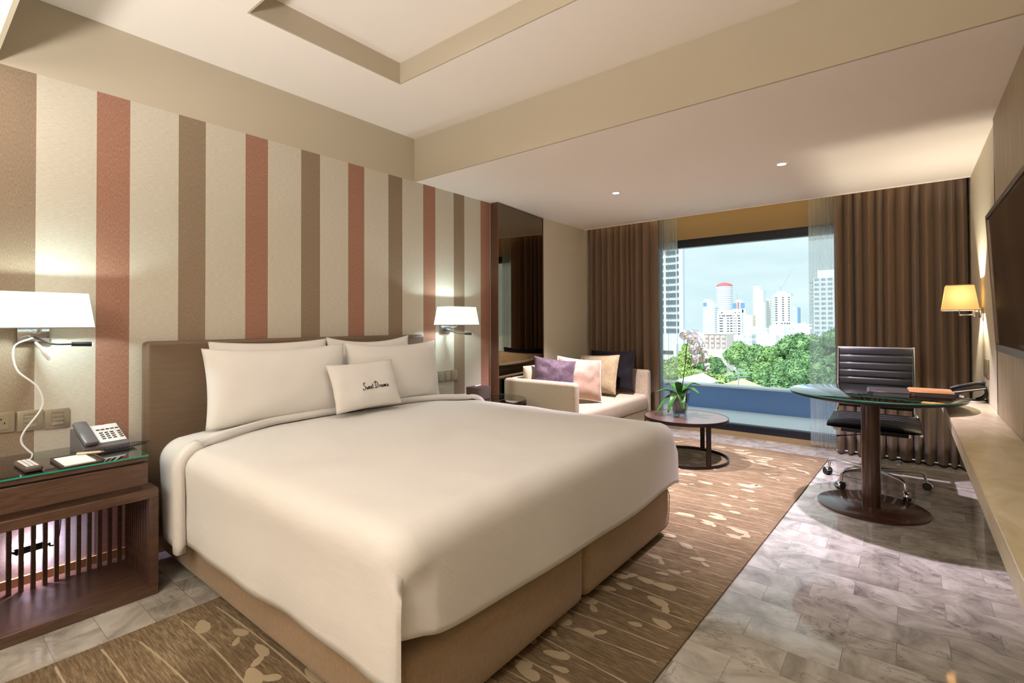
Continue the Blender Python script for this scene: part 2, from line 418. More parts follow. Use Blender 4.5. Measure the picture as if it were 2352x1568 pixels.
b.box((.655, 2.015, H2), (3.0, 2.70, 3.0)); b.box((.655, .265, H2), (3.0, 1.075, 3.0)); b.box((.655, 1.075, 2.885), (3.0, 2.015, 3.0))
obj('ceiling', b, 'ceil', kind=ST)
b = B(); b.box((0, 2.685, H1+.0005), (W, 2.70, H2)); b.box((0, .265, H1+.0005), (W, .28, H2))
obj('trim_4', b, 'ceil_tan', kind=ST)                                                     # upright faces of the two soffits
b = B(); b.box((.655, 1.075, H2+.0005), (.665, 2.015, 2.885)); b.box((2.99, 1.075, H2+.0005), (3.0, 2.015, 2.885)); b.box((.665, 1.075, H2+.0005), (2.99, 1.085, 2.885)); b.box((.665, 2.005, H2+.0005), (2.99, 2.015, 2.885))
obj('trim_5', b, 'ceil_tan', kind=ST)                                                     # sides of the raised tray
obj('trim_6', B().box((0, 5.425, H1-.008), (W, 5.433, H1+.05)), 'ceil', kind=ST)          # lip of the curtain pocket
# window
b = B()
b.box((.80, 5.72, 2.095), (2.80, 5.80, 2.185)); b.box((.80, 5.72, .05), (2.80, 5.80, .125)); b.box((.80, 5.72, .05), (.87, 5.80, 2.185)); b.box((2.73, 5.72, .05), (2.80, 5.80, 2.185))
b.box((.80, 5.712, .086), (2.80, 5.72, .094))
win = obj('window_1', b, 'win_frame', kind=ST)
obj('pane', B().box((.87, 5.756, .125), (2.73, 5.762, 2.095)), 'pane', win)
# balcony
obj('floor_balcony', B().box((-1.5, 5.85, -.2), (5, 6.85, .085)), 'concrete', kind=ST)
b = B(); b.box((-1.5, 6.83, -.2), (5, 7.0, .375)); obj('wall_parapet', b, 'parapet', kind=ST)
obj('trim_7', B().box((-1.5, 6.815, .375), (5, 7.03, .40), .006), 'concrete', kind=ST)

# ------------------------------------------------------------------ mirror panel beside the sofa
t = thing('mirror_panel', 'tall bronze tinted mirror with thin dark frame between striped wallpaper and sofa wall', 'mirror', (0, 4.09, .02))
a, z0, z1 = (.088, 3.652), .03, 2.392
c = (-.002, 4.528)
b = B(); b.prism([(a[0], a[1]), (c[0], c[1]), (c[0]-.006, c[1]), (a[0]-.006, a[1])], z0, z1); obj('mirror_glass', b, 'mirror', t, smooth=False)
b = B(); b.box((-.06, 3.643, .02), (.091, 3.652, 2.4)); b.box((-.06, 4.528, .02), (.003, 4.535, 2.4))
b.prism([(.091, 3.652), (.001, 4.528), (-.06, 4.528), (-.06, 3.652)], 2.392, 2.4); b.prism([(.091, 3.652), (.001, 4.528), (-.06, 4.528), (-.06, 3.652)], .02, .03)
obj('mirror_frame', b, 'mirror_edge', t)

# ------------------------------------------------------------------ rug with flower-stem pattern
def rug_right(y): return 2.425+.035*y
b = B()
b.prism([(.75, -.7), (rug_right(-.7), -.7), (rug_right(5.24), 5.24), (.75, 5.24)], .0005, .008)
rng = random.Random(11)
def strip(pts, wd, z):
    L = []; R = []
    for i, p in enumerate(pts):
        d = V(pts[min(i+1, len(pts)-1)])-V(pts[max(i-1, 0)]); n = V((-d.y, d.x)).normalized()*wd*(.5+.5*rng.random())
        L.append(b.b.verts.new((p[0]+n.x, p[1]+n.y, z))); R.append(b.b.verts.new((p[0]-n.x, p[1]-n.y, z)))
    for i in range(len(pts)-1):
        f = b.b.faces.new((R[i], R[i+1], L[i+1], L[i])); f.material_index = 1
def bud(x, y, ang, L, Wd, z):
    pts = []
    for k in range(18):
        a = k*2*PI/18; px = L*math.cos(a); py = Wd*math.sin(a)*(1+.35*math.cos(a))*(1+.12*rng.uniform(-1, 1))
        pts.append((x+px*math.cos(ang)-py*math.sin(ang), y+px*math.sin(ang)+py*math.cos(ang)))
    f = b.b.faces.new([b.b.verts.new((p[0], p[1], z)) for p in pts]); f.material_index = 1
y = -.62; k = 0; zc = .0082
while y < 5.15:
    x0 = .78+rng.uniform(0, .1); x1 = rug_right(y)-.03
    ph = rng.uniform(0, 6); am = rng.uniform(.008, .03); sl = rng.uniform(-.02, .045)
    f = lambda x: y+am*math.sin(x*3.2+ph)+sl*(x-1.6)
    zc += .00002; z = zc
    strip([(x0+(x1-x0)*i/40, f(x0+(x1-x0)*i/40)) for i in range(41)], .0042, z)
    for _ in range(rng.choice((4, 5, 5, 6, 7))):
        bx = rng.uniform(x0+.08, x1-.08); L = rng.uniform(.028, .060); s = rng.choice((-1, 1)); an = rng.uniform(-.35, .35)
        by = f(bx)+s*rng.uniform(.0, .045)
        if rug_right(by)-L-.02 > bx and -.6 < by < 5.1:
            bud(bx, by, an, L, L*rng.uniform(.36, .52), z+.0004+.000004*rng.random())
            if rng.random() < .35: bud(bx+.05, by+s*.035, an+.9*s, L*.7, L*.3, z+.0007)
    y += rng.uniform(.085, .16); k += 1
rug = tag(obj('rug', b, ['rug', 'rug_motif']), 'large brown streaked rug with cream flower stems running under the bed', 'rug')
for p in rug.data.polygons: p.use_smooth = False

# ------------------------------------------------------------------ bed
bx0, bx1, by0, by1 = .085, 2.085, .885, 2.83
bed = thing('bed', 'king bed with brown leather headboard and taupe upholstered base on the brown rug', 'bed', (1.05, 1.86, 0))
b = B(); b.box((.002, .822, .1), (.082, 2.722, 1.14), .022, 4)
hb = obj('headboard', b, 'leather', bed)
obj('headboard_seam', B().box((.0815, 1.918, .45), (.0838, 1.922, 1.115)), 'ink', hb)
ym = 1.862
for lo, hi in ((by0, ym-.0015), (ym+.0015, by1)):
    b = B()
    b.box((bx0, lo, .032), (bx1, hi, .30), .05, 5)
    o = obj('bed_base', b, 'base_fab', bed)
    s = B(); yy = lo if lo == by0 else hi
    s.tube(spline([(bx1-.07, yy+(.055 if lo == by0 else -.055), .296), (bx1-.012, yy+(.012 if lo == by0 else -.012), .255), (bx1-.004, yy+(.016 if lo == by0 else -.016), .16), (bx1-.012, yy+(.012 if lo == by0 else -.012), .06)], 6), .0022, 6)
    obj('piping', s, 'base_fab', o)
obj('plinth', B().box((.80, .98, .0108), (1.98, 2.73, .04)), 'wood_leg', bed)
b = B(); b.box((.085, .884, .285), (2.055, 2.832, .622), .11, 8)
obj('mattress', b, 'cotton', bed)
def soft_box(x0, x1, y0, y1, ztop, R, hem, thick=.0, corner_groove=True, head_open=True, nx=60, ny=110, puff=.018, seed=0, rim=0):
    """draped cover open at the head end: flat top, rounded shoulder, hanging sides"""
    b = B(); bm = b.b
    ix1, iy0, iy1 = x1-R, y0+R, y1-R
    def pz(x, y):
        u = min(max((y-iy0)/(iy1-iy0), 0), 1)
        return ztop+puff*math.sin(PI*u)**.6+.006*noise.noise(V((x*2.3, y*2.3, seed)))-.006*noise.noise(V((x*5, y*5, seed+3)))
    G = [[None]*(ny+1) for _ in range(nx+1)]
    for i in range(nx+1):
        x = x0+(ix1-x0)*i/nx
        for j in range(ny+1):
            yv = iy0+(iy1-iy0)*j/ny; G[i][j] = bm.verts.new((x, yv, pz(x, yv)))
    for i in range(nx):
        for j in range(ny): bm.faces.new((G[i][j], G[i+1][j], G[i+1][j+1], G[i][j+1]))
    path = [(G[i][0], (0, -1), 's', i/nx) for i in range(nx+1)]
    path += [(G[nx][0], (math.sin(a), -math.cos(a)), 'c', 0) for a in [PI/2*k/8 for k in range(1, 8)]]
    path += [(G[nx][j], (1, 0), 'f', j/ny) for j in range(ny+1)]
    path += [(G[nx][ny], (math.cos(a), math.sin(a)), 'c', 1) for a in [PI/2*k/8 for k in range(1, 8)]]
    path += [(G[i][ny], (0, 1), 's2', i/nx) for i in range(nx, -1, -1)]
    prev = None
    for pi_, (v, n, side, t) in enumerate(path):
        h = hem(side, t) if not (side == 'c' and t == 0 and n[0] > .75) else .372; col = [v]; zt = v.co.z
        for k in range(1, 7):
            a = PI/2*k/6; col.append(bm.verts.new((v.co.x+n[0]*R*math.sin(a), v.co.y+n[1]*R*math.sin(a), zt-R+R*math.cos(a))))
        ex, ey = v.co.x+n[0]*R, v.co.y+n[1]*R
        for k in range(1, 13):
            q = k/12; z = (zt-R)+(h-(zt-R))*q
            wv = (.006*math.sin(v.co.x*7+seed)+.004*math.sin(v.co.x*15+1.3)) if side in ('s', 's2') else .004*math.sin(v.co.y*9)
            o = q*q*wv+.006*q-(.02*math.sin(PI*min(q*1.4, 1))*(1 if side == 's' else 0))*.25
            gr = 0
            if corner_groove and side == 'f' and t < .06: gr = -.016*math.exp(-(t/.014)**2)*min(1, q*3)
            if side == 'c':
                rr_ = R+(.014-R)*min(1, q*3); sg = -1 if t == 0 else 1
                rc = -.036*min(1, q*3) if (t == 0 and n[0] > .75) else 0
                col.append(bm.verts.new((v.co.x+(R-rr_)+n[0]*(rr_+o)+rc, v.co.y+sg*(R-rr_)+n[1]*(rr_+o), z))); continue
            col.append(bm.verts.new((ex+n[0]*(o+gr), ey+n[1]*(o+gr), z)))
        if prev:
            for k in range(len(col)-1):
                if prev[k] is col[k]:
                    if prev[k+1] is not col[k+1]: bm.faces.new((col[k], prev[k+1], col[k+1]))
                else: bm.faces.new((prev[k], prev[k+1], col[k+1], col[k]))
        prev = col
    return b
def hem1(side, t):
    if side == 's': return .215+.03*min(1, t*2)+.005*math.sin(t*9) if t < .985 else .25
    if side == 's2': return .25
    if side == 'c': return .25 if t == 0 else .30
    return .305+.055*math.exp(-t/.10)+.01*math.sin(t*7)
dv = tag(obj('duvet', soft_box(.355, 2.112, .842, 2.868, .640, .085, hem1), 'linen', solid=.012, ang=2), 'white ribbed duvet spread over the king bed and hanging down its sides', 'duvet')
# folded-back band at the head end of the duvet
def band():
    b = B(); bm = b.b; prof = []
    ys0, ys1, R = .828, 2.882, .10
    iy0, iy1 = ys0+R, ys1-R
    # cross path: (y, z, inner parameter) from near hem over the top to the far hem
    pts = [(ys0-.004*(1-k/10), .20+(.655-R-.20)*k/10) for k in range(0, 11)]
    pts += [(iy0-R*math.cos(PI/2*k/8), .655-R+R*math.sin(PI/2*k/8)) for k in range(1, 9)]
    pts += [(iy0+(iy1-iy0)*k/40, .655+.026*math.sin(PI*k/40)**.6) for k in range(1, 40)]
    pts += [(iy1+R*math.sin(PI/2*k/8), .655-R+R*math.cos(PI/2*k/8)) for k in range(0, 9)]
    pts += [(ys1, .655-R-(.655-R-.22)*k/10) for k in range(1, 11)]
    n = len(pts); rows = []
    for i, (yy, z) in enumerate(pts):
        side = max(0, 1-min(yy-ys0, ys1-yy)/.55); side = side*side*(3-2*side)
        drop = max(0, (.6-z)/.4)
        xf = .415+.19*side+.03*drop; xb = .24+.05*side+.08*drop
        row = []
        for k in range(15):
            q = k/14; x = xb+(xf-xb)*q
            sm = min(1, max(0, (q-.45)/.4)); th = .026*sm*sm*(3-2*sm)
            lift = th+.010*math.sqrt(max(0, 1-q))*0
            tail = -.034 if k == 14 else (-.004 if k == 13 else 0)
            if k == 14: x -= .016
            elif k == 13: x += .004
            ny_, nz_ = (0, 1) if abs(yy-(iy0+iy1)/2) < (iy1-iy0)/2 else ((-1 if yy < 1.8 else 1), .0)
            if z > .655-R and not (iy0 <= yy <= iy1):
                cy, cz = (iy0 if yy < 1.8 else iy1), .655-R; d = V((yy-cy, z-cz)).normalized(); ny_, nz_ = d.x, d.y
            row.append(bm.verts.new((x, yy+ny_*(lift+tail), z+nz_*(lift+tail)+.003*noise.noise(V((x*9, yy*5, 1))))))
        rows.append(row)
    for i in range(n-1):
        for k in range(14): bm.faces.new((rows[i][k], rows[i+1][k], rows[i+1][k+1], rows[i][k+1]))
    return b
obj('fold_band', band(), 'linen', dv, solid=.010, ang=2)

# ------------------------------------------------------------------ pillows and cushions
def pillow_mesh(c, right, upv, w, h, t, pinch=.07, amp=.006, seed=0, n=26, pw=.5, top_dip=0):
    right = V(right).normalized(); upv = V(upv); upv = (upv-right*upv.dot(right)).normalized(); nn = right.cross(upv); c = V(c)
    b = B(); bm = b.b; L = {}
    def co(u, v, s):
        x = w/2*u*(1-pinch*(1-v*v)); y = h/2*v*(1-pinch*1.1*(1-u*u))
        if v > 0: y -= top_dip*h*(1-u*u)*v
        k = max(0, (1-abs(u)**2.6)*(1-abs(v)**2.6))**pw
        wr = amp*noise.noise(V((u*2.2+seed, v*2.2, s)))*1.2+amp*.5*noise.noise(V((u*6+seed, v*3, s+4)))
        return c+right*x+upv*y+nn*(s*(t/2*k+wr*min(1, k*3)))
    for s in (1, -1):
        for i in range(n+1):
            for j in range(n+1):
                e = i in (0, n) or j in (0, n)
                if e and s < 0: L[(s, i, j)] = L[(1, i, j)]; continue
                u = math.sin((i/n-.5)*PI)*.35+(2*i/n-1)*.65; v = math.sin((j/n-.5)*PI)*.35+(2*j/n-1)*.65
                L[(s, i, j)] = bm.verts.new(co(u, v, s))
        for i in range(n):
            for j in range(n):
                q = (L[(s, i, j)], L[(s, i+1, j)], L[(s, i+1, j+1)], L[(s, i, j+1)])
                bm.faces.new(q if s > 0 else q[::-1])
    return b, co
def pillow(name, label, cat, mt, group=None, **k):
    b, co = pillow_mesh(**k)
    return tag(obj(name, b, mt, ang=3), label, cat, group), co
BP = 'white bed pillows'
pillow('pillow', 'white pillow upright against headboard on left, mostly hidden behind a bigger one', 'pillow', 'cotton', BP, c=(.154, 1.455, .918), right=(0, 1, 0), upv=(-.10, 0, 1), w=.72, h=.43, t=.12, seed=3, pinch=.05, top_dip=.02)
pillow('pillow', 'white pillow upright against headboard on right, showing only its top edge', 'pillow', 'cotton', BP, c=(.154, 2.16, .922), right=(0, 1, 0), upv=(-.10, 0, 1), w=.70, h=.44, t=.12, seed=8, pinch=.05, top_dip=.07)
pillow('pillow', 'big plump white pillow on left side of bed, nearest the nightstand', 'pillow', 'cotton', BP, c=(.316, 1.425, .888), right=(.02, 1, 0), upv=(-.15, 0, 1), w=.83, h=.432, t=.19, seed=5, pinch=.045, top_dip=.03)
pillow('pillow', 'plump white pillow at the right behind the small lettered pillow', 'pillow', 'cotton', BP, c=(.316, 2.245, .890), right=(.0, 1, -.01), upv=(-.15, 0, 1), w=.80, h=.432, t=.19, seed=12, pinch=.045, top_dip=.05)
sp, co = pillow('small_pillow', 'small white pillow with black script lettering in the middle of the bed', 'pillow', 'cotton', c=(.470, 1.885, .838), right=(0, 1, .015), upv=(-.40, 0, 1), w=.49, h=.31, t=.11, seed=21, pinch=.06)
# lettering "Sweet Dreams." in thin looping script strokes (x, y in letter units)
GL = {
 'S': (.62, [[(.62, 1.28), (.5, 1.42), (.28, 1.36), (.2, 1.1), (.38, .8), (.5, .45), (.36, .08), (.1, -.08), (-.1, .05), (-.08, .25)]]),
 'w': (.62, [[(0, .5), (.08, .1), (.2, .02), (.3, .4), (.36, .06), (.48, .04), (.58, .5), (.64, .44)]]),
 'e': (.40, [[(0, .2), (.2, .32), (.26, .45), (.15, .52), (.05, .3), (.12, .04), (.28, .04), (.4, .2)]]),
 't': (.36, [[(.2, 1.0), (.14, .4), (.16, .05), (.34, .12)], [(.0, .62), (.36, .68)]]),
 'D': (1.0, [[(.32, 1.35), (.26, .7), (.18, .05)], [(.0, 1.18), (.3, 1.42), (.75, 1.2), (.86, .7), (.6, .18), (.2, .02), (-.1, .12)]]),
 'r': (.36, [[(.02, .02), (.06, .48), (.14, .42), (.3, .5)]]),
 'a': (.46, [[(.32, .42), (.16, .5), (.04, .26), (.12, .04), (.28, .12), (.34, .44), (.34, .08), (.46, .1)]]),
 'm': (.68, [[(0, .48), (.04, .02), (.1, .4), (.2, .48), (.26, .02), (.32, .4), (.42, .48), (.5, .06), (.68, .1)]]),
 's': (.34, [[(.02, .02), (.2, .5), (.28, .2), (.16, .0), (.04, .06)]]),
 '.': (.16, [[(.05, .0), (.07, .04)]]), ' ': (.34, []),
}
b = B(); x = 0; text = 'Sweet Dreams.'; tw = sum(GL[ch][0]+.05 for ch in text)
for ch in text:
    for stt in GL[ch][1]:
        pts = []
        for p in spline([(q[0], q[1], 0) for q in stt], 6):
            X = (x+p.x)/tw; u = -.27+X*.88; v = -.29+p.y*.21+X*.05
            pts.append(co(u, v, 1)+V((.0022, 0, .0006)))
        b.tube(pts, .0019 if ch != '.' else .003, 5)
    x += GL[ch][0]+.05
obj('lettering', b, 'ink', sp)

# ------------------------------------------------------------------ nightstand by the near side of the bed
ns = thing('nightstand', 'dark wood nightstand with glass top and open slatted shelf left of the bed', 'nightstand', (.25, .41, 0))
NY0, NY1 = .052, .768
X0, X1 = .014, .482
b = B()
b.box((X0, NY0, .0), (X1, NY1, .046), .002, 1)
obj('shelf_board', b, 'dark_wood_y', ns)
obj('shelf_top', B().box((X0, NY0, .440), (X1, NY1, .481), .002, 1), 'dark_wood_y', ns)
for yy in (NY0, NY1-.034):
    obj('front_post', B().box((X1-.045, yy, .046), (X1, yy+.034, .44), .001, 1), 'dark_wood', ns)
s0 = obj('slat', B().box((.073, .3254-.008, .046), (.095, .3254+.008, .44)), 'dark_wood', ns)
for k in range(1, 11): part_copy(s0, (0, .039*k, 0))
for k in range(1, 8): part_copy(s0, (0, -.039*k, 0))
s1 = obj('slat', B().box((.100, NY1-.034, .046), (.118, NY1-.012, .44)), 'dark_wood', ns)
for k in range(1, 11): part_copy(s1, (.0325*k, 0, 0))
s2 = part_copy(s1, (0, -(NY1-NY0)+.046, 0))
for k in range(1, 11): part_copy(s2, (.0325*k, 0, 0))
obj('neck', B().box((X0, NY0+.065, .481), (X1-.03, NY1-.065, .506)), 'dark_wood_y', ns)
dr = obj('drawer', B().box((X0, NY0+.04, .506), (X1-.006, NY1-.04, .604), .002, 1), 'dark_wood_y', ns)
obj('drawer_gap', B().box((X0, NY0+.045, .604), (X1-.018, NY1-.052, .612)), 'black', ns)
obj('top_board', B().box((X0, NY0+.04, .612), (X1-.006, NY1-.04, .634), .002, 1), 'dark_wood_y', ns)
gt = obj('glass_top', B().box((X0, NY0+.042, .6342), (X1+.001, NY1-.042, .6410)), 'glass_top', ns)
b = B(); b.box((X1+.001, NY0+.042, .6344), (X1+.003, NY1-.042, .6408)); b.box((X0, NY1-.042, .6344), (X1+.003, NY1-.0405, .6408))
obj('glass_edge', b, 'glass_edge', gt)
ZT = .6412
lamp('night_light', 'POINT', (.010, .4034, .20), 8, (.72, .63, 1), .006)

# black power lead bundled behind the slats
b = B(); rr = random.Random(3)
b.tube(spline([(.020, .33+.012*k+rr.uniform(-.01, .01), .205+rr.uniform(-.012, .012)) for k in range(14)]+[(.018, .505, .30), (.018, .50, .43)], 6), .004, 7)
b.tube(spline([(.019, .35+.10*(k % 2)+rr.uniform(-.01, .01), .19+.004*k) for k in range(8)], 8), .0035, 7)
tag(obj('power_lead', b, 'cable_black'), 'black bundled power lead seen through the nightstand slats', 'cable')

# telephone
def place(name, label, cat, loc, rz): return thing(name, label, cat, loc, rz)
def local(b, t): return b.xf(FR[t.name])
def wedge(pts, y0, y1):
    b = B(); lo = [b.b.verts.new((p[0], y0, p[1])) for p in pts]; hi = [b.b.verts.new((p[0], y1, p[1])) for p in pts]; n = len(pts)
    b.b.faces.new(lo); b.b.faces.new(hi[::-1])
    for i in range(n): b.b.faces.new((lo[i], hi[i], hi[(i+1) % n], lo[(i+1) % n]))
    return b
ph = place('telephone', 'grey and white desk telephone with keypad on the glass nightstand', 'telephone', (.165, .622, ZT), math.radians(6))
# local: x toward the room, y along the wall
bd = obj('phone_body', local(wedge([(-.085, 0), (.085, 0), (.085, .022), (-.075, .098), (-.085, .09)], -.088, .088), ph), 'grey_plastic', ph)
sl = math.atan2(.076, .160)
def on_slope(x, y, h=0):       # x runs down the slope from its back edge
    return (-.075+x*math.cos(sl)+h*math.sin(sl), y, .098-x*math.sin(sl)+h*math.cos(sl))
def slope_box(x0, x1, y0, y1, h0, h1, bev=0):
    b = B(); b.box((x0, y0, h0), (x1, y1, h1), bev, 2)
    mt = Matrix.Translation((-.075, 0, .098)) @ Matrix.Rotation(sl, 4, 'Y'); return b.xf(mt)
obj('face_plate', local(slope_box(.004, .150, -.020, .084, .0, .004, .0015), ph), 'white_plastic', ph)
hs = obj('handset', local(slope_box(-.012, .172, -.086, -.030, .006, .032, .012), ph), 'grey_plastic', ph)
k0 = None
for r_ in range(4):
    for c_ in range(3):
        if k0 is None: k0 = obj('key', local(slope_box(.072, .0785, -.004, .010, .004, .0065, .0006), ph), 'black', ph); kc = V(on_slope(.072, -.004))
        else: part_copy(k0, V(on_slope(.072+.016*r_, -.004+.021*c_))-kc)
for q in range(5): part_copy(k0, V(on_slope(.044, -.008+.0185*q))-kc)
for q in range(4): part_copy(k0, V(on_slope(.072+.016*q, .066))-kc)
obj('message_lamp', local(slope_box(.0, .006, .020, .036, .003, .007), ph), mat('red_lens', (170, 40, 40), .3), ph)
b = B(); pts = []
for i in range(240):
    q = i/239; base = V((.100+.012*math.sin(q*PI), -.05+.20*q, .010)); a = q*2*PI*26
    pts.append(base+V((.0055*math.cos(a), 0, .0055*math.sin(a))))
pts = [V((.092, -.075, .015))]+pts+[V((.095, .165, .012)), V((.06, .130, .012)), V((.06, .092, .012))]
obj('coiled_cord', local(b.tube(pts, .0018, 5), ph), 'cable_black', ph)

# remote control, note tray, pencil
rm = place('remote_control', 'small brown remote control with white buttons at front of nightstand', 'remote control', (.345, .352, ZT), math.radians(4))
obj('remote_body', local(B().box((-.095, -.028, .0), (.095, .028, .020), .008, 3), rm), 'brown_plastic', rm)
kb = obj('button', local(B().box((-.078, -.019, .0195), (-.060, -.008, .0225), .001, 1), rm), 'white_plastic', rm)
for i in range(6):
    for j in range(3):
        if i or j: part_copy(kb, (.026*i, .0135*j, 0))
tr = place('note_tray', 'brown leather notepad tray with white paper on the nightstand', 'tray', (.372, .498, ZT), math.radians(2))
b = B(); b.box((-.098, -.066, 0), (.098, .072, .006), .001, 1); b.box((-.098, -.066, .006), (-.090, .072, .014)); b.box((-.098, -.066, .006), (.098, -.060, .011)); b.box((-.098, .066, .006), (.098, .072, .012))
obj('tray_body', local(b, tr), 'brown_plastic', tr)
obj('note_paper', local(B().box((-.086, -.057, .0062), (.094, .045, .0105)), tr), 'paper_white', tr)
pc = place('pencil', 'pale pencil lying on the notepad tray', 'pencil', (.318, .548, ZT+.0175), math.radians(62))
obj('pencil_shaft', local(B().cyl((-.040, 0, 0), (.045, 0, 0), .0055, seg=8), pc), mat('pale_wood', (214, 196, 160), .6), pc)
obj('pencil_tip', local(B().cyl((.045, 0, 0), (.062, 0, 0), .0055, .0006, 8), pc), 'beige_cush', pc)

# wall plates over the nightstands
def plate(name, label, x, y, z, sgn, rows, w=.088, h=.092, socket=False, group=None):
    t = thing(name, label, 'socket' if socket else 'switch', (x, y, z), 0 if sgn > 0 else PI, group)
    obj('cover_plate', local(B().box((.0005, -w/2, -h/2), (.009, w/2, h/2), .003, 2), t), 'champagne', t)
    obj('insert', local(B().box((.009, -w*.26, -h*.33), (.0105, w*.26, h*.33)), t), 'satin' if not socket else 'champagne', t)
    if socket:
        h0 = obj('pin_hole', local(B().box((.0105, -.002, .010), (.0108, .002, .018)), t), 'black', t)
        part_copy(h0, (0, -.011, -.018)); part_copy(h0, (0, .011, -.018))
    else:
        r0 = obj('rocker', local(B().box((.0105, -w*.24, -h*.30), (.0125, w*.24, -h*.30+.011), .001, 1), t), 'champagne', t)
        for k in range(1, rows): part_copy(r0, (0, 0, .0185*k))
    return t
plate('wall_socket', 'bronze wall socket with pin holes at far left above the nightstand', 0, .306, .793, 1, 0, socket=True)
plate('wall_switch', 'bronze switch plate behind the white lamp cord above nightstand', 0, .401, .789, 1, 4)
plate('wall_switch', 'bronze switch plate above the telephone, nearest the headboard', 0, .494, .783, 1, 4)
plate('wall_switch', 'bronze switch plate partly hidden by right pillow under the right lamp', 0, 2.968, .768, 1, 3)
plate('wall_switch', 'bronze switch plate in middle of row under the right lamp', 0, 3.052, .768, 1, 3, w=.078)
plate('wall_socket', 'bronze wall socket right of the switches under the right lamp', 0, 3.133, .768, 1, 0, w=.078, socket=True)
plate('wall_socket', 'grey wall socket on cream wall above the desk telephone', W, 4.55, .915, -1, 0, w=.20, h=.125, socket=True)

# ------------------------------------------------------------------ bedside wall lamps
def wall_lamp(yc, label, side):
    t = thing('wall_lamp', label, 'lamp', (0, yc, 1.19), 0, None)
    obj('base_plate', B().box((.0005, yc-.055, 1.150), (.022, yc+.055, 1.232), .004, 2), 'chrome', t)
    ax = .16
    obj('lamp_arm', B().tube(spline([(.02, yc, 1.195), (.07, yc, 1.192), (ax-.02, yc, 1.195), (ax, yc, 1.215), (ax, yc, 1.29)], 6), .008, 10), 'chrome', t)
    sh = B(); sh.frustum((ax, yc, 0), .172, .10, .152, .08, 1.215, 1.370)
    so = obj('lamp_shade', sh, 'shade_white', t, solid=.003, smooth=False)
    e = B(); pw = [(ax-.10, yc-.172), (ax+.10, yc-.172), (ax+.10, yc+.172), (ax-.10, yc+.172)]
    for i in range(4): e.tube([(*pw[i], 1.216), (*pw[(i+1) % 4], 1.216)], .0025, 6)
    obj('shade_rim', e, 'satin', so)
    obj('bulb', B().ball((ax, yc, 1.305), .022, 12), 'led_small', t)
    # reading light on a bendy arm
    fl = obj('reading_arm', B().tube(spline([(.02, yc, 1.175), (.06, yc+.01, 1.165), (.13, yc+.05, 1.142), (.15, yc+.11, 1.139)], 8), .004, 8), 'black', t)
    obj('reading_head', B().cyl((.15, yc+.11, 1.139), (.155, yc+.182, 1.137), .010, .011, 16), 'black', t)
    obj('reading_lens', B().cyl((.155, yc+.182, 1.137), (.1553, yc+.186, 1.137), .009, seg=16), 'led_small', t)
    lamp('wall_lamp_bulb', 'POINT', (ax-.01, yc, 1.298), 25, (.75, .97, 1), .02)
    return t
lw = wall_lamp(.408, 'white rectangular bedside wall lamp with white cord above the telephone nightstand', -1)
wall_lamp(3.015, 'white rectangular bedside wall lamp on the far side of the bed', 1)
b = B(); b.tube(spline([(.05, .400, 1.165), (.10, .385, 1.165), (.10, .335, 1.13), (.10, .345, 1.03), (.10, .41, .95), (.10, .428, .86), (.10, .37, .756), (.10, .362, .705), (.11, .395, .652)], 8), .0042, 8)
obj('lamp_cord', b, 'white_plastic', lw)
g2 = obj('cord_grip', B().tube(spline([(.12, .402, 1.15), (.145, .42, 1.118), (.15, .448, 1.073)], 5), [.006]*3+[.0075]*3+[.011]*3+[.012]*2, 12), 'white_plastic', lw)
b = B(); b.tube(spline([(.11, .395, .650), (.16, .385, .645), (.22, .366, .645)], 5), .003, 6)
obj('cord_tail', b, 'white_plastic', lw)

# ------------------------------------------------------------------ round side table with slats and its tissue box
st_ = thing('side_table', 'round side table with glass top and dark slatted drum beyond the bed', 'side table', (.40, 3.16, 0))
cx, cy, R = .36, 3.22, .31
obj('glass_disc', B().lathe([(0, .572), (R-.004, .572), (R, .575), (R, .581), (R-.002, .583), (0, .583)], (cx, cy, 0), 64), 'glass_top', st_)
obj('top_ring', B().lathe([(R-.02, .556), (R, .556), (R, .571), (R-.02, .571)], (cx, cy, 0), 64, True), 'steel_dark', st_)
obj('base_ring', B().lathe([(R-.02, .0), (R, .0), (R, .03), (R-.02, .03)], (cx, cy, 0), 64, True), 'steel_dark', st_)
obj('shelf_disc', B().lathe([(0, .14), (R-.02, .14), (R-.02, .155), (0, .155)], (cx, cy, 0), 48), 'dark_wood', st_)
for k in range(40):
    a = 2*PI*k/40
    if k == 0: q0 = obj('slat', B().box((-.008, -.005, -.264), (.008, .005, .264)).xf(Matrix.Translation((cx+R-.010, cy, .293))), 'steel_dark', st_)
    if k:
        q = q0.copy(); COL.objects.link(q); q.parent = st_
        c0 = V((cx, cy, 0))-FR[st_.name].translation
        q.matrix_local = Matrix.Translation(c0) @ Matrix.Rotation(a, 4, 'Z') @ Matrix.Translation(-c0)
bx = thing('tissue_box', 'dark brown leather tissue box on the round side table', 'box', (.30, 3.13, .5835), math.radians(8))
b = B(); b.box((-.065, -.088, 0), (.065, .088, .108), .004, 2); obj('box_body', local(b, bx), 'brown_plastic', bx)
obj('slot', local(B().box((-.014, -.055, .108), (.014, .055, .1092)), bx), 'black', bx)
obj('tissue', local(wedge([(-.004, .109), (.004, .109), (.012, .114), (-.010, .117)], -.04, .03), bx), 'paper_white', bx)

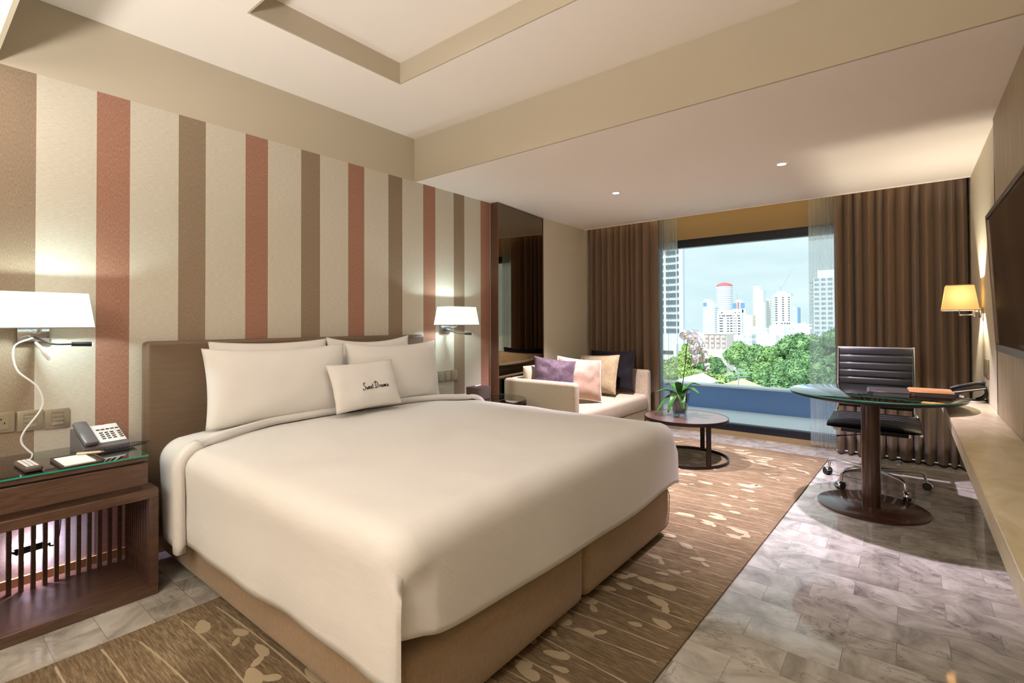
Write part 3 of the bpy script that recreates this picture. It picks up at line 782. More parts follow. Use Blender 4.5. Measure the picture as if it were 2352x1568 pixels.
# ------------------------------------------------------------------ sofa along the left wall
SY0, SY1 = 3.70, 5.365
sf = thing('sofa', 'oatmeal woven two seat sofa along the left wall under the tinted mirror', 'sofa', (.48, 4.5, 0))
for yy, yt in ((SY0, SY0+.105), (SY1-.105, SY1)):
    b = B(); b.box((.100, yy, .08), (.905, yt, .70), .035, 5); obj('arm', b, 'sofa', sf)
b = B(); b.box((.100, SY0+.10, .08), (.195, SY1-.10, .70), .03, 4); obj('back', b, 'sofa', sf)
b = B(); b.box((.15, SY0+.107, .08), (.885, SY1-.107, .262), .012, 2); obj('seat_base', b, 'sofa', sf)
b = B(); b.box((.20, SY0+.109, .266), (.915, SY1-.109, .435), .045, 5)
for v in b.b.verts:
    if v.co.z > .4: v.co.z += .012*math.sin(PI*(v.co.y-SY0)/(SY1-SY0))
obj('seat_cushion', b, 'sofa', sf)
b, _ = pillow_mesh(c=(.268, 4.33, .632), right=(0, 1, 0), upv=(-.14, 0, 1), w=.99, h=.36, t=.13, pinch=.015, amp=.004, seed=4, pw=.33); obj('back_cushion', b, 'sofa', sf, ang=3)
for xx in (.16, .83):
    for yy in (SY0+.06, SY1-.06): obj('foot', B().cyl((xx, yy, .0108 if xx > .7 else 0), (xx, yy, .085), .018, .024, 12), 'dark_wood', sf)
def cushion(name, label, mt, piping=None, **k):
    b, co = pillow_mesh(**k); o = tag(obj(name, b, mt, ang=3), label, 'cushion')
    if piping:
        n = 40; ed = [(-1+2*i/n, -1) for i in range(n)]+[(1, -1+2*i/n) for i in range(n)]+[(1-2*i/n, 1) for i in range(n)]+[(-1, 1-2*i/n) for i in range(n)]
        t = B(); t.tube([co(u, v, 1) for u, v in ed]+[co(-1, -1, 1)], .006, 6); obj('piping', t, piping, o)
    return o
cushion('cushion', 'large black velvet cushion in the far sofa corner against the curtain', 'black_cush', c=(.53, 5.118, .692), right=(1, -.05, .02), upv=(0, .16, 1), w=.58, h=.46, t=.155, pinch=.06, amp=.012, seed=31)
cushion('cushion', 'beige velvet cushion with piped edge leaning in front of the black one', 'beige_cush', 'beige_cush', c=(.478, 4.885, .664), right=(1, -.20, .05), upv=(-.02, .26, 1), w=.55, h=.42, t=.165, pinch=.05, amp=.008, seed=34)
cushion('cushion', 'blush satin cushion with pale edge at the near end of the sofa', 'pink_cush', 'cotton', c=(.615, 4.275, .672), right=(.62, .74, -.12), upv=(-.34, .12, .95), w=.46, h=.42, t=.165, pinch=.06, amp=.012, seed=37)
cushion('cushion', 'purple velvet cushion behind the near sofa arm', 'purple_cush', c=(.475, 4.03, .70), right=(.70, .68, -.14), upv=(-.28, .16, .95), w=.42, h=.38, t=.15, pinch=.06, amp=.014, seed=39)

# ------------------------------------------------------------------ curtains and sheers
def drape_mesh(x0, x1, y, z0, z1, folds, amp, seed, flat=None, flare=0, taper=0, nv=14, per=14):
    rr = random.Random(seed); xs = [0]
    for k in range(folds): xs.append(xs[-1]+rr.uniform(.6, 1.4))
    xs = [q/xs[-1] for q in xs]; dep = [rr.uniform(.7, 1.15) for _ in range(folds)]; nu = folds*per
    lean = [rr.uniform(-1, 1) for _ in range(folds+1)]
    def fn(u, v):
        k = min(int(u*folds), folds-1); t = u*folds-k
        q = xs[k]+(xs[k+1]-xs[k])*t
        sh = (lean[k]*(1-t)+lean[k+1]*t)*.010*(1-abs(2*v-1)**2)
        s = abs(math.sin(PI*t))**.72
        wv = q-.10*(xs[k+1]-xs[k])*math.sin(2*PI*t)*-1
        a = amp*dep[k]*(.8+.2*(1-v))
        xx = x0+(x1-x0)*wv+sh*(0 if u in (0, 1) else 1)
        if flare: xx = xx+flare*(1-v)**1.5*(1 if flare > 0 else 1)*(1-u if flare < 0 else u)
        z = z0+(z1-z0)*v+.006*math.sin(u*50)*(1-v)
        return (xx, y-a*s+.5*a, z)
    return B().grid(fn, nu, nv)
c1 = thing('curtain', 'brown full length drape gathered at left of the window behind the sofa', 'curtain', (.45, 5.55, .02), 0)
obj('drape_fabric', drape_mesh(.015, .80, 5.545, .02, 2.60, 10, .11, 5), 'drape', c1, solid=.004, ang=3)
obj('leading_edge', B().grid(lambda u, v: (.80+.115*u, 5.545-.020*math.sin(u*PI)+.042*(1-u), .02+2.58*v), 10, 8), 'drape', c1, solid=.004, ang=3)
c2 = thing('curtain', 'brown full length drape gathered at right of the window behind the desk chair', 'curtain', (3.1, 5.55, .02), 0)
obj('drape_fabric', drape_mesh(2.635, 3.572, 5.545, .02, 2.60, 12, .13, 9), 'drape', c2, solid=.004, ang=3)
for c_, xa, xb in ((c1, .01, .93), (c2, 2.62, 3.575)):
    obj('track', B().box((xa, 5.53, 2.598), (xb, 5.56, 2.62)), 'white_plastic', c_)
e = B(); e.tube([(2.64, 5.56, .028), (3.57, 5.56, .028)], .006, 6); obj('hem_weight', e, 'white_plastic', c2)
s1_ = thing('sheer_curtain', 'translucent striped white sheer at the left edge of the window', 'curtain', (1.0, 5.63, .02), 0)
obj('sheer_fabric', drape_mesh(.86, 1.108, 5.635, .03, 2.60, 9, .035, 15, per=8), 'sheer', s1_, ang=3)
s2_ = thing('sheer_curtain', 'translucent striped white sheer at the right edge of the window', 'curtain', (2.6, 5.63, .02), 0)
obj('sheer_fabric', drape_mesh(2.415, 2.70, 5.635, .03, 2.60, 10, .04, 19, per=8, flare=.06), 'sheer', s2_, ang=3)
for s_, xa, xb in ((s1_, .86, 1.108), (s2_, 2.415, 2.70)):
    obj('track', B().box((xa, 5.62, 2.598), (xb, 5.65, 2.62)), 'white_plastic', s_)
    obj('top_hem', drape_mesh(xa, xb, 5.637, 2.03, 2.16, 9, .03, 15, per=8, nv=2), 'sheer', s_, ang=3)

# ------------------------------------------------------------------ coffee table
ct = thing('coffee_table', 'round coffee table with wood top and dark steel ring base before the window', 'coffee table', (1.60, 4.47, .011))
cx, cy, R = 1.60, 4.47, .36
obj('tabletop', B().lathe([(0, .366), (R-.008, .366), (R-.008, .3855), (0, .3855)], (cx, cy, 0), 72), 'table_wood', ct)
obj('rim', B().lathe([(R-.008, .358), (R, .358), (R, .387), (R-.008, .387)], (cx, cy, 0), 72, True), 'steel_dark', ct)
obj('base_ring', B().lathe([(R-.010, .0108), (R, .0108), (R, .036), (R-.010, .036)], (cx, cy, 0), 72, True), 'steel_dark', ct)
for dg in (-40, 84, 205):
    a = math.radians(dg)
    obj('leg', B().box((-.006, -.020, .034), (.006, .020, .362)).xf(Matrix.Translation((cx+(R-.008)*math.cos(a), cy+(R-.008)*math.sin(a), 0)) @ Matrix.Rotation(a, 4, 'Z')), 'steel_dark', ct)

# orchid in a square tapered glass vase
orc = thing('orchid', 'white moth orchid with arching stem in a clear glass vase on the coffee table', 'plant', (1.545, 4.485, .386))
ox, oy, oz = 1.545, 4.485, .386
va = B()
def sq(h, z): return [va.b.verts.new((ox+sx_*h, oy+sy_*h, z)) for sx_, sy_ in ((-1, -1), (1, -1), (1, 1), (-1, 1))]
rings = [sq(.052, oz), sq(.082, oz+.215), sq(.076, oz+.215), sq(.047, oz+.020)]
va.b.faces.new(rings[0][::-1]); va.b.faces.new(rings[3])
for p, q in zip(rings, rings[1:]):
    for i in range(4): va.b.faces.new((p[i], p[(i+1) % 4], q[(i+1) % 4], q[i]))
va.xf(Matrix.Translation((ox, oy, 0)) @ Matrix.Rotation(.25, 4, 'Z') @ Matrix.Translation((-ox, -oy, 0)))
obj('vase', va, 'vase_glass', orc, smooth=False)
po = B().lathe([(0, oz+.022), (.040, oz+.022), (.060, oz+.165), (.056, oz+.165), (.05, oz+.15), (0, oz+.15)], (ox, oy, 0), 24); obj('inner_pot', po, mat('dark_pot', (78, 70, 70), .5), orc)
rr = random.Random(5); bk_ = B()
for i in range(60):
    a, r_ = rr.uniform(0, 2*PI), .052*math.sqrt(rr.random())
    bk_.ball((ox+r_*math.cos(a), oy+r_*math.sin(a), oz+.155+rr.uniform(0, .012)), rr.uniform(.007, .013), 6)
o = obj('bark_chips', bk_, 'bark', orc); o['kind'] = 'stuff'
def leaf(base, ang, L, wd, rise, droop, roll=0):
    n, k = 14, 6
    d = V((math.cos(ang), math.sin(ang), 0)); s = V((-d.y, d.x, 0))
    def fn(u, v):
        r_ = L*u; z = rise*math.sin(min(u*1.4, 1)*PI/2)-droop*u**2.3
        ww = wd*math.sin(PI*min(1, u*.93+.05))**.6*(1-.25*u); q = (v-.5)*2
        return V(base)+d*r_+s*(q*ww)+V((0, 0, z+abs(q)**1.5*ww*.45))
    return B().grid(fn, n, k)
for ang, L, wd, ri, dr_ in ((3.6, .21, .034, .07, .03), (2.6, .20, .030, .11, .02), (-.3, .20, .036, .10, .05), (.5, .18, .032, .13, .02), (4.5, .19, .038, .05, .17), (5.2, .20, .040, .06, .15), (1.5, .17, .03, .10, .03), (3.9, .23, .036, .03, .19), (4.9, .15, .034, .12, -.03)):
    obj('leaf', leaf((ox, oy, oz+.165), ang, L, wd, ri, dr_), 'leaf', orc, solid=.002, ang=3)
# the flower stem arches along the window, toward the desk
rx = V((.78, -.62, 0))
def sp_(dx, dz, dd=0): return V((ox, oy, oz))+rx*(dx*1.12+max(0, dz-.3)*.06)+V((.62, .78, 0))*dd+V((0, 0, dz+max(0, dz-.17)*.14))
st1 = spline([sp_(.02, .17), sp_(.045, .29), sp_(.07, .42), sp_(.085, .55), sp_(.115, .635), sp_(.17, .665), sp_(.23, .63), sp_(.28, .55), sp_(.315, .46), sp_(.335, .40)], 8)
obj('flower_stem', B().tube(st1, [.0042]*40+[.0028]*(len(st1)-40), 7), 'stem', orc)
st2 = spline([sp_(.18, .66, .01), sp_(.24, .65, .02), sp_(.30, .57, .03), sp_(.335, .49, .03), sp_(.35, .44, .03)], 6)
obj('flower_stem', B().tube(st2, .0024, 6), 'stem', orc)
def bloom(c, face, size, tw=0):
    face = V(face).normalized(); q = face.to_track_quat('Z', 'Y').to_matrix().to_4x4()
    mt = Matrix.Translation(c) @ q @ Matrix.Rotation(tw, 4, 'Z')
    b = B()
    for a, L, wd in ((0, .9, .62), (PI, .9, .62), (PI/2, .85, .36), (-PI/2+.7, .8, .34), (-PI/2-.7, .8, .34)):
        def fn(u, v, a=a, L=L, wd=wd):
            r_ = L*u; ww = wd*math.sin(PI*(u*.86+.10))**.7; qv = (v-.5)*2
            x, y_ = r_, qv*ww; z = .10*u-.22*u*u+.05*qv*qv
            return V((x*math.cos(a)-y_*math.sin(a), x*math.sin(a)+y_*math.cos(a), z+.02*(wd < .5)*-1))*size
        b.grid(fn, 6, 6)
    b.xf(mt); o = obj('flower', b, 'petal', orc, ang=3)
    c2 = B().ball((0, 0, .10*size), .13*size, 8); c2.tube([(0, -.05*size, .1*size), (0, -.25*size, .28*size), (0, -.30*size, .12*size)], .06*size, 6); c2.xf(mt)
    obj('flower_heart', c2, 'yellow', o)
fd = V((.45, -1, -.15))
for dx, dz, dd, sz in ((.085, .662, -.01, .062), (.155, .668, .02, .058), (.20, .632, -.02, .062), (.185, .60, .025, .056), (.222, .557, -.015, .062), (.262, .572, .02, .056), (.245, .485, -.01, .058), (.285, .50, .02, .05)):
    bloom(sp_(dx, dz, dd), fd+V((dx*.5, 0, 0)), sz, dx*3)
for dx, dz, r_ in ((.31, .555, .016), (.33, .50, .015), (.345, .45, .014), (.352, .425, .011), (.318, .44, .013), (.333, .41, .011), (.338, .39, .009)):
    obj('bud', B().ball(sp_(dx, dz, .02), r_, 10, (1, 1, 1.35)), 'petal', orc)

# ------------------------------------------------------------------ desk, ledge and what stands on them
ld = thing('wall_ledge', 'long beige stone wall ledge under the television at right', 'shelf', (3.47, 1.6, .62))
obj('ledge_top', B().box((3.352, -1.89, .665), (W-.0005, 4.72, .690), .002, 1), 'stone_ledge', ld)
obj('ledge_front', B().box((3.357, -1.89, .605), (3.377, 4.715, .665)), 'stone_ledge', ld)
obj('wall_cleat', B().box((3.52, -1.89, .615), (W-.0005, 4.70, .665)), 'dark_wood', ld)
dk = thing('desk', 'round glass topped pedestal desk on brown column and disc base by the wall ledge', 'desk', (2.98, 4.06, 0))
cx, cy = 2.985, 4.07
obj('base_plate', B().lathe([(0, 0), (.305, 0), (.307, .004), (.307, .010), (.303, .013), (0, .013)], (cx-.012, cy-.01, 0), 72), 'desk_brown', dk)
obj('column', B().cyl((cx-.012, cy-.01, .013), (cx-.012, cy-.01, .722), .053, seg=40), 'desk_brown', dk)
obj('tabletop', B().lathe([(0, .722), (.40, .722), (.470, .738), (.474, .742), (.474, .750), (0, .750)], (cx, cy, 0), 80), 'steel_dark', dk)
gd = obj('glass_disc', B().lathe([(0, .7515), (.477, .7515), (.480, .7535), (.480, .7585), (.477, .7605), (0, .7605)], (cx, cy, 0), 80), 'glass_top', dk)
obj('glass_edge', B().lathe([(.4802, .7535), (.4812, .7540), (.4812, .7580), (.4802, .7585)], (cx, cy, 0), 80, True), 'glass_edge', gd)
obj('ledge_bracket', B().box((3.30, 4.14, .692), (3.40, 4.18, .7245), .002, 1), 'chrome', dk)
ZD = .7608
def folder(name, label, c, rz, w, d, h, cover, cat='folder'):
    t = thing(name, label, cat, (*c, ZD), rz)
    obj('back_cover', local(B().box((-w/2, -d/2, 0), (w/2, d/2, .004), .001, 1), t), 'book_black', t)
    obj('pages', local(B().box((-w/2+.006, -d/2+.006, .0042), (w/2-.006, d/2-.006, h-.005)), t), 'grey_plastic' if cover == 'book_black' else 'brown_plastic', t)
    obj('front_cover', local(B().box((-w/2, -d/2, h-.0048), (w/2, d/2, h), .001, 1), t), cover, t)
    obj('spine', local(B().cyl((-w/2, -d/2, h/2), (-w/2, d/2, h/2), h/2, seg=14), t), cover, t)
    return t
folder('leather_folder', 'black guest folder lying on the glass desk in front of the chair', (3.075, 3.985), math.radians(3), .20, .28, .032, 'book_black')
folder('leather_folder', 'tan brown leather folder on the glass desk beside the telephone ledge', (3.285, 4.10), math.radians(2), .205, .27, .032, 'book_brown')

tp = thing('telephone', 'dark desk telephone on a white foot at the far end of the ledge', 'telephone', (3.487, 4.555, .690), math.radians(-4))
obj('foot_plate', local(B().lathe([(0, 0), (.078, 0), (.08, .004), (.076, .010), (0, .012)], (.01, 0, 0), 32), tp), 'white_plastic', tp)
b = wedge([(-.092, .052), (-.085, .045), (.088, .092), (.085, .112), (-.078, .073)], -.085, .085); obj('phone_body', local(b, tp), 'black', tp)
obj('phone_stand', local(B().tube(spline([(.082, .04, .098), (.090, .04, .060), (.074, .04, .030), (.04, .03, .012)], 6), .008, 8), tp), 'black', tp)
obj('phone_stand', local(B().tube(spline([(.082, -.04, .098), (.090, -.04, .060), (.074, -.04, .030), (.04, -.03, .012)], 6), .008, 8), tp), 'black', tp)
b = B(); b.tube(spline([(-.085, -.055, .083), (-.03, -.055, .106), (.05, -.055, .128), (.086, -.055, .127)], 6), [.012]*6+[.010]*8+[.013]*5, 10); obj('handset', local(b, tp), 'black', tp)
b = B(); b.tube([(-.090, -.086, .057), (.086, -.086, .100)], .0035, 6); obj('silver_trim', local(b, tp), 'chrome', tp)
b = B(); b.tube(spline([(-.06, -.06, .010), (-.02, -.072, .020), (.03, -.06, .012), (.07, -.03, .02), (.10, .0, .006)], 8), .003, 6); obj('phone_cord', local(b, tp), 'cable_black', tp)

# ------------------------------------------------------------------ desk chair
dc = thing('office_chair', 'black ribbed leather office chair with chrome frame pushed in behind the desk', 'chair', (2.965, 4.622, 0))
cx, cy = 2.965, 4.622
def ribbed(fn_path, w, ribs, t=.018):
    """padded sling: path p(s) in the y-z plane, horizontal stitched ribs"""
    n = ribs*8
    def fn(u, v):
        y_, z_, ny_, nz_ = fn_path(u); k = u*ribs; bul = abs(math.sin(PI*k))**.22
        h = t*(.35+.65*bul); q = (v-.5)*2; edge = 1-abs(q)**10*.6
        return (cx+q*w/2, cy+y_+ny_*h*edge*.5, z_+nz_*h*edge*.5)
    def fb(u, v):
        y_, z_, ny_, nz_ = fn_path(u); k = u*ribs; bul = abs(math.sin(PI*k))**.22
        h = t*(.35+.65*bul); q = (v-.5)*2; edge = 1-abs(q)**10*.6
        return (cx+q*w/2, cy+y_-ny_*h*edge*.5, z_-nz_*h*edge*.5)
    b = B(); b.grid(fn, n, 10); b.grid(fb, n, 10); bmesh.ops.remove_doubles(b.b, verts=b.b.verts, dist=.0004); return b
def p_back(u):
    z_ = .545+.475*u; y_ = .235+.075*u+.02*math.sin(PI*u)*-1
    return y_, z_, -.98, .18
def p_seat(u):
    y_ = -.262+.47*u; z_ = .485-.012*math.sin(PI*u)-.03*max(0, .12-u)/.12*.8+.012*u
    return y_, z_, 0, 1
obj('backrest', ribbed(p_back, .47, 8, .022), 'blk_leather', dc, ang=1.2)
obj('seat', ribbed(p_seat, .545, 8, .034), 'blk_leather', dc, ang=1.2)
for s in (-1, 1):
    X = cx+s*.242
    pts = [(X, cy+.315, 1.028), (X, cy+.295, .90), (X, cy+.255, .70), (X, cy+.24, .56), (X+s*.02, cy+.205, .490), (X+s*.033, cy+.10, .468), (X+s*.033, cy-.10, .462), (X+s*.033, cy-.255, .450)]
    obj('side_rail', B().tube(spline(pts, 6), .0085, 8), 'chrome', dc)
for z_, y_ in ((1.018, .312), ): obj('top_bar', B().tube([(cx-.245, cy+y_, z_), (cx+.245, cy+y_, z_)], .009, 8), 'satin', dc)
# black tilting cross frame with round chrome tension knobs
obj('cross_beam', B().box((cx-.205, cy-.045, .385), (cx+.205, cy+.0, .418), .008, 2), 'black', dc)
for s in (-1, 1):
    obj('stretcher', B().tube([(cx+s*.265, cy-.02, .462), (cx+s*.225, cy-.02, .440), (cx+s*.18, cy-.02, .402)], .012, 8), 'satin', dc)
obj('tension_knob', B().cyl((cx-.225, cy-.085, .428), (cx-.222, cy-.045, .428), .030, seg=24), 'satin', dc)
obj('beam_end', B().box((cx+.205, cy-.048, .380), (cx+.222, cy+.003, .424), .004, 2), 'chrome', dc)
obj('height_lever', B().tube([(cx-.02, cy-.06, .392), (cx-.16, cy-.10, .370), (cx-.225, cy-.115, .360)], [.004, .004, .008], 8), 'chrome', dc)
obj('gas_lift', B().cyl((cx, cy, .09), (cx, cy, .30), .024, seg=20), 'black', dc)
obj('gas_piston', B().cyl((cx, cy, .30), (cx, cy, .39), .014, seg=16), 'chrome', dc)
obj('hub', B().cyl((cx, cy, .075), (cx, cy, .150), .036, .030, 20), 'chrome', dc)
for k, dg in enumerate((18, 90, 162, 234, 306)):
    a = math.radians(dg); d = V((math.cos(a), math.sin(a), 0)); c0 = V((cx, cy, 0))
    lg = obj('base_arm', B().tube([c0+d*.02+V((0, 0, .122)), c0+d*.15+V((0, 0, .124)), c0+d*.285+V((0, 0, .122)), c0+d*.308+V((0, 0, .112)), c0+d*.316+V((0, 0, .062))], [.015, .012, .0105, .010, .0085], 10), 'chrome', dc)
    t_ = V((-d.y, d.x, 0)) if k % 2 else (V((-d.y, d.x, 0))+d*.6).normalized(); p = c0+d*.326
    w1 = obj('caster', B().cyl(p-t_*.022+V((0, 0, .028)), p-t_*.004+V((0, 0, .028)), .0275, seg=20), 'black', dc)
    obj('caster', B().cyl(p+t_*.004+V((0, 0, .028)), p+t_*.022+V((0, 0, .028)), .0275, seg=20), 'black', dc)
    hood = B(); hood.grid(lambda u, v, p=p, t_=t_: p+t_*(-.023+.046*v)+V((0, 0, .028))+(V((t_.y, -t_.x, 0))*math.cos(PI*(-.05+u*.95))+V((0, 0, 1))*math.sin(PI*(-.05+u*.95)))*.031, 12, 2)
    obj('caster_hood', hood, 'chrome', w1, solid=.003)

# ------------------------------------------------------------------ television and right wall lamp
tv = thing('television', 'wide flat television mounted on the taupe panel at right above the ledge', 'television', (3.55, 2.7, 1.4))
def tvx(z): return 3.511-.030*(z-1.089)/.643
ty0, ty1, tz0, tz1 = 2.16, 3.325, 1.085, 1.742
tm = Matrix.Translation((tvx(1.41), 0, 1.41)) @ Matrix.Rotation(-math.atan2(.030, .643), 4, 'Y') @ Matrix.Translation((0, 0, -1.41))
obj('housing', B().box((.0, ty0, tz0), (.030, ty1, tz1), .006, 2).xf(tm), 'black', tv)
obj('screen', B().box((-.0015, ty0+.018, tz0+.030), (.0, ty1-.018, tz1-.018)).xf(tm), 'tv_screen', tv)
for lo, hi in (((-.008, ty0, tz0), (.002, ty1, tz0+.032)), ((-.008, ty0, tz1-.020), (.002, ty1, tz1)), ((-.008, ty0, tz0+.032), (.002, ty0+.018, tz1-.02)), ((-.008, ty1-.018, tz0+.032), (.002, ty1, tz1-.02))):
    obj('bezel', B().box(lo, hi, .002, 1).xf(tm), 'bronze', tv)
obj('wall_mount', B().box((3.52, 2.5, 1.25), (3.571, 2.95, 1.6)), 'black', tv)
tl_ = thing('wall_lamp', 'small amber shaded swing arm wall lamp at right beside the brown curtain', 'lamp', (W, 4.74, 1.295))
yc = 4.74; ax = 3.462
obj('base_plate', B().box((W-.020, yc-.035, 1.255), (W-.0005, yc+.035, 1.325), .003, 2), 'chrome', tl_)
obj('swing_arm', B().tube([(W-.02, yc, 1.298), (W-.045, yc, 1.298), (W-.046, yc, 1.275), (ax, yc, 1.272), (ax, yc, 1.33)], .006, 8), 'chrome', tl_)
obj('arm_joint', B().cyl((W-.046, yc, 1.262), (W-.046, yc, 1.312), .010, seg=14), 'chrome', tl_)
b = B(); b.frustum((ax, yc, 0), .098, .098, .074, .074, 1.308, 1.484)
so = obj('lamp_shade', b, 'shade_amber', tl_, smooth=False)
b = B()
for z_, h_ in ((1.308, .098), (1.484, .074)):
    q = [(ax-h_, yc-h_), (ax+h_, yc-h_), (ax+h_, yc+h_), (ax-h_, yc+h_)]
    for i in range(4): b.tube([(*q[i], z_), (*q[(i+1) % 4], z_)], .003, 6)
obj('shade_rim', b, 'champagne', so)
obj('bulb', B().ball((ax, yc, 1.36), .02, 12), 'led_small', tl_)
lamp('right_lamp_bulb', 'POINT', (ax, yc, 1.40), 24, (1, .92, .76), .012)

# ------------------------------------------------------------------ ceiling downlights
for (x, y), lb in (((1.127, 4.07), 'small bright recessed downlight in the low ceiling above the sofa'), ((2.455, 4.11), 'small bright recessed downlight in the low ceiling above the desk')):
    t = thing('downlight', lb, 'ceiling light', (x, y, H1))
    obj('trim_ring', B().lathe([(.030, -.004), (.046, -.004), (.047, 0), (.030, 0)], (x, y, H1), 36, True), 'ceil', t)
    obj('lens', B().lathe([(0, -.0015), (.030, -.0015), (.030, -.0005), (0, -.0005)], (x, y, H1), 28), 'led_lens', t)

# ------------------------------------------------------------------ city beyond the balcony
def facade(name, wall, glass, ph, fh, pw=0, fw_=1, round_c=None):
    """painted storeys with rows of windows, repeating every ph metres up and pw metres along"""
    m = mat(name, wall, .85, spec=.1); g = NG(m); s = g.sep(g.coord())
    mask = g.math('LESS_THAN', g.math('FRACT', g.math('DIVIDE', g.math('ADD', s[2], 500), ph)), fh)
    if pw:
        if round_c:
            hx = g.math('ARCTAN2', g.math('SUBTRACT', s[1], round_c[1]), g.math('SUBTRACT', s[0], round_c[0]))
            hx = g.math('ADD', hx, 10)
        else: hx = g.math('ADD', g.math('ADD', s[0], s[1]), 3000)
        mask = g.math('MULTIPLY', mask, g.math('LESS_THAN', g.math('FRACT', g.math('DIVIDE', hx, pw)), fw_))
    g.color(g.mix(mask, wall, glass)); return m
K = 2.5
def far(x, y, z): return V((K*x-4.755, K*y, K*z-1.839))      # scales image-derived city coordinates up about the camera position, view unchanged
GZ = -48
def tower(name, label, parts, cat='building', group=None):
    """parts: (part name, x0, x1, y0, y1, z0, z1, material) in image-derived coordinates, before scaling about the camera"""
    x0, x1, y0 = parts[0][1], parts[0][2], parts[0][3]
    c = far((x0+x1)/2, y0, 0); t = thing(name, label, cat, (c.x, c.y, GZ), 0, group)
    for q in parts:
        a = far(q[1], q[3], q[5]); d = far(q[2], q[4], q[6])
        if q[5] < -15: a.z = GZ
        obj(q[0], B().box(a, d), q[7], t)
    return t
WH = (240, 243, 246); GL_ = (150, 176, 200)
f1 = facade('white_rows', WH, (188, 202, 216), 3.6, .5, 2.2, .6)
f2 = facade('white_bands', WH, (176, 196, 216), 3.4, .42)
f3 = facade('white_grid', (236, 238, 240), (168, 182, 196), 3.5, .5, 3.2, .55)
f4 = facade('blue_glass_bands', (230, 240, 250), (160, 194, 224), 3.6, .55)
f5 = facade('stone_grid', (226, 222, 212), (176, 180, 184), 3.6, .55, 2.6, .6)
wall_w = mat('white_render_wall', WH, .85, spec=.1); win_d = mat('dark_far_window', (58, 66, 78), .4); win_b = mat('blue_far_glass', (104, 146, 200), .3)
roof_r = mat('red_dome_tile', (214, 96, 102), .7); peach = facade('peach_wall', (244, 224, 204), (234, 210, 188), 3.4, .3); gold = mat('yellow_panel', (246, 236, 204), .7)
steel_w = mat('pale_crane_steel', (150, 164, 176), .6)
# round tower with the red dome
c = far(-94.2, 355, 0); R = 5.05*K
t = thing('tower', 'round white high rise with red domed roof on the skyline', 'building', (c.x, c.y, GZ))
fr_ = facade('round_tower_grid', (240, 240, 242), (170, 180, 196), 3.55, .5, .21, .62, (c.x, c.y))
zt = far(0, 0, 26.2).z
obj('tower_shaft', B().cyl((c.x, c.y, GZ), (c.x, c.y, zt), R, seg=48), fr_, t)
obj('dome_roof', B().lathe([(R*1.03, 0), (R*1.0, 1.6), (R*.82, 3.6), (R*.5, 5.2), (R*.12, 6.1), (0, 6.3)], (c.x, c.y, zt), 40), roof_r, t)
obj('spire', B().cyl((c.x, c.y, zt+6), (c.x, c.y, zt+9.5), .25, .05, 8), steel_w, t)
# stepped white tower
t = tower('tower', 'white banded high rise with sloping shoulder left of the domed tower', [('tower_shaft', -97.6, -90.5, 320, 328, -20, 11.3, f2), ('upper_storeys', -97.6, -93.4, 320, 328, 11.3, 15.0, f2), ('crown', -97.3, -93.8, 321, 327, 15.0, 16.1, wall_w)])
a = far(-93.4, 320, 15.0); d = far(-90.5, 328, 11.3)
b = B(); lo = [b.b.verts.new((a.x, yy, zz)) for yy, zz in ((a.y, a.z), (a.y, d.z), (d.y, d.z), (d.y, a.z))]; e0 = b.b.verts.new((d.x, a.y, d.z)); e1 = b.b.verts.new((d.x, d.y, d.z))
b.b.faces.new((lo[0], lo[1], e0)); b.b.faces.new((lo[3], lo[2], e1)); b.b.faces.new((lo[0], lo[3], e1, e0)); b.b.faces.new((lo[1], lo[2], e1, e0)); b.b.faces.new(lo)
obj('sloping_shoulder', b, f2, t)
obj('corner_glass', B().box(far(-97.5, 319.9, 11.6), far(-95.3, 320, 14.0)), win_b, t)
tower('tower', 'white block with two blue glass corners and roof crane between the towers', [('tower_shaft', -106.2, -96.6, 420, 430, -20, 17.2, wall_w), ('glass_corner', -106.0, -102.9, 419.8, 420, 12.5, 17.0, win_b), ('glass_corner', -100.1, -96.8, 419.8, 420, 12.5, 17.0, win_b), ('red_sign_panel', -102.4, -100.9, 419.8, 420, 11.9, 17.6, mat('red_brown_panel', (176, 120, 112), .7)), ('roof_hut', -103.6, -99.8, 422, 427, 17.2, 19.4, wall_w), ('roof_crane', -103.3, -103.1, 424, 424.3, 19.4, 24.5, steel_w)])
tower('tower', 'tall pale twin slab high rise in the middle of the skyline', [('tower_shaft', -82.9, -76.4, 385, 395, -20, 24.2, f1), ('crown', -82.7, -79.6, 386, 394, 24.2, 27.6, wall_w), ('low_wing', -81.2, -74.5, 380, 385, -20, 15.6, f1), ('roof_mast', -81.4, -81.2, 388, 388.3, 27.6, 29, steel_w)])
tower('tower', 'slim grey-white high rise right of the twin slab', [('tower_shaft', -78.9, -74.9, 400, 408, -20, 17.4, f5), ('crown', -77.9, -75.6, 402, 406, 17.4, 18.4, wall_w)])
t = tower('tower', 'broad white office tower with blue glass side and rooftop crane', [('tower_shaft', -49.4, -42.3, 280, 287, -20, 15.1, wall_w), ('glass_side', -51.1, -49.4, 280.6, 287, -20, 15.0, f4), ('parapet_cap', -49.6, -42.1, 279.8, 287.2, 15.1, 15.7, mat('grey_cap', (196, 206, 216), .8)), ('roof_hut', -48.6, -44.5, 281.5, 286, 15.7, 17.0, wall_w)])
w0 = None
for r_ in range(11):
    for xx, ww in ((-49.2, 1.1), (-46.05, .9), (-43.35, .8)):
        a = far(xx, 279.93, 13.5-1.13*r_); d = far(xx+ww, 280, 13.5-1.13*r_+.52)
        if w0 is None or ww != 99: obj('window', B().box(a, d), win_d, t)
for xx in (-48.9, -47.7, -46.5, -45.2, -44.1, -43.2): obj('window', B().box(far(xx, 279.93, .45), far(xx+.7, 280, 1.05)), win_d, t)
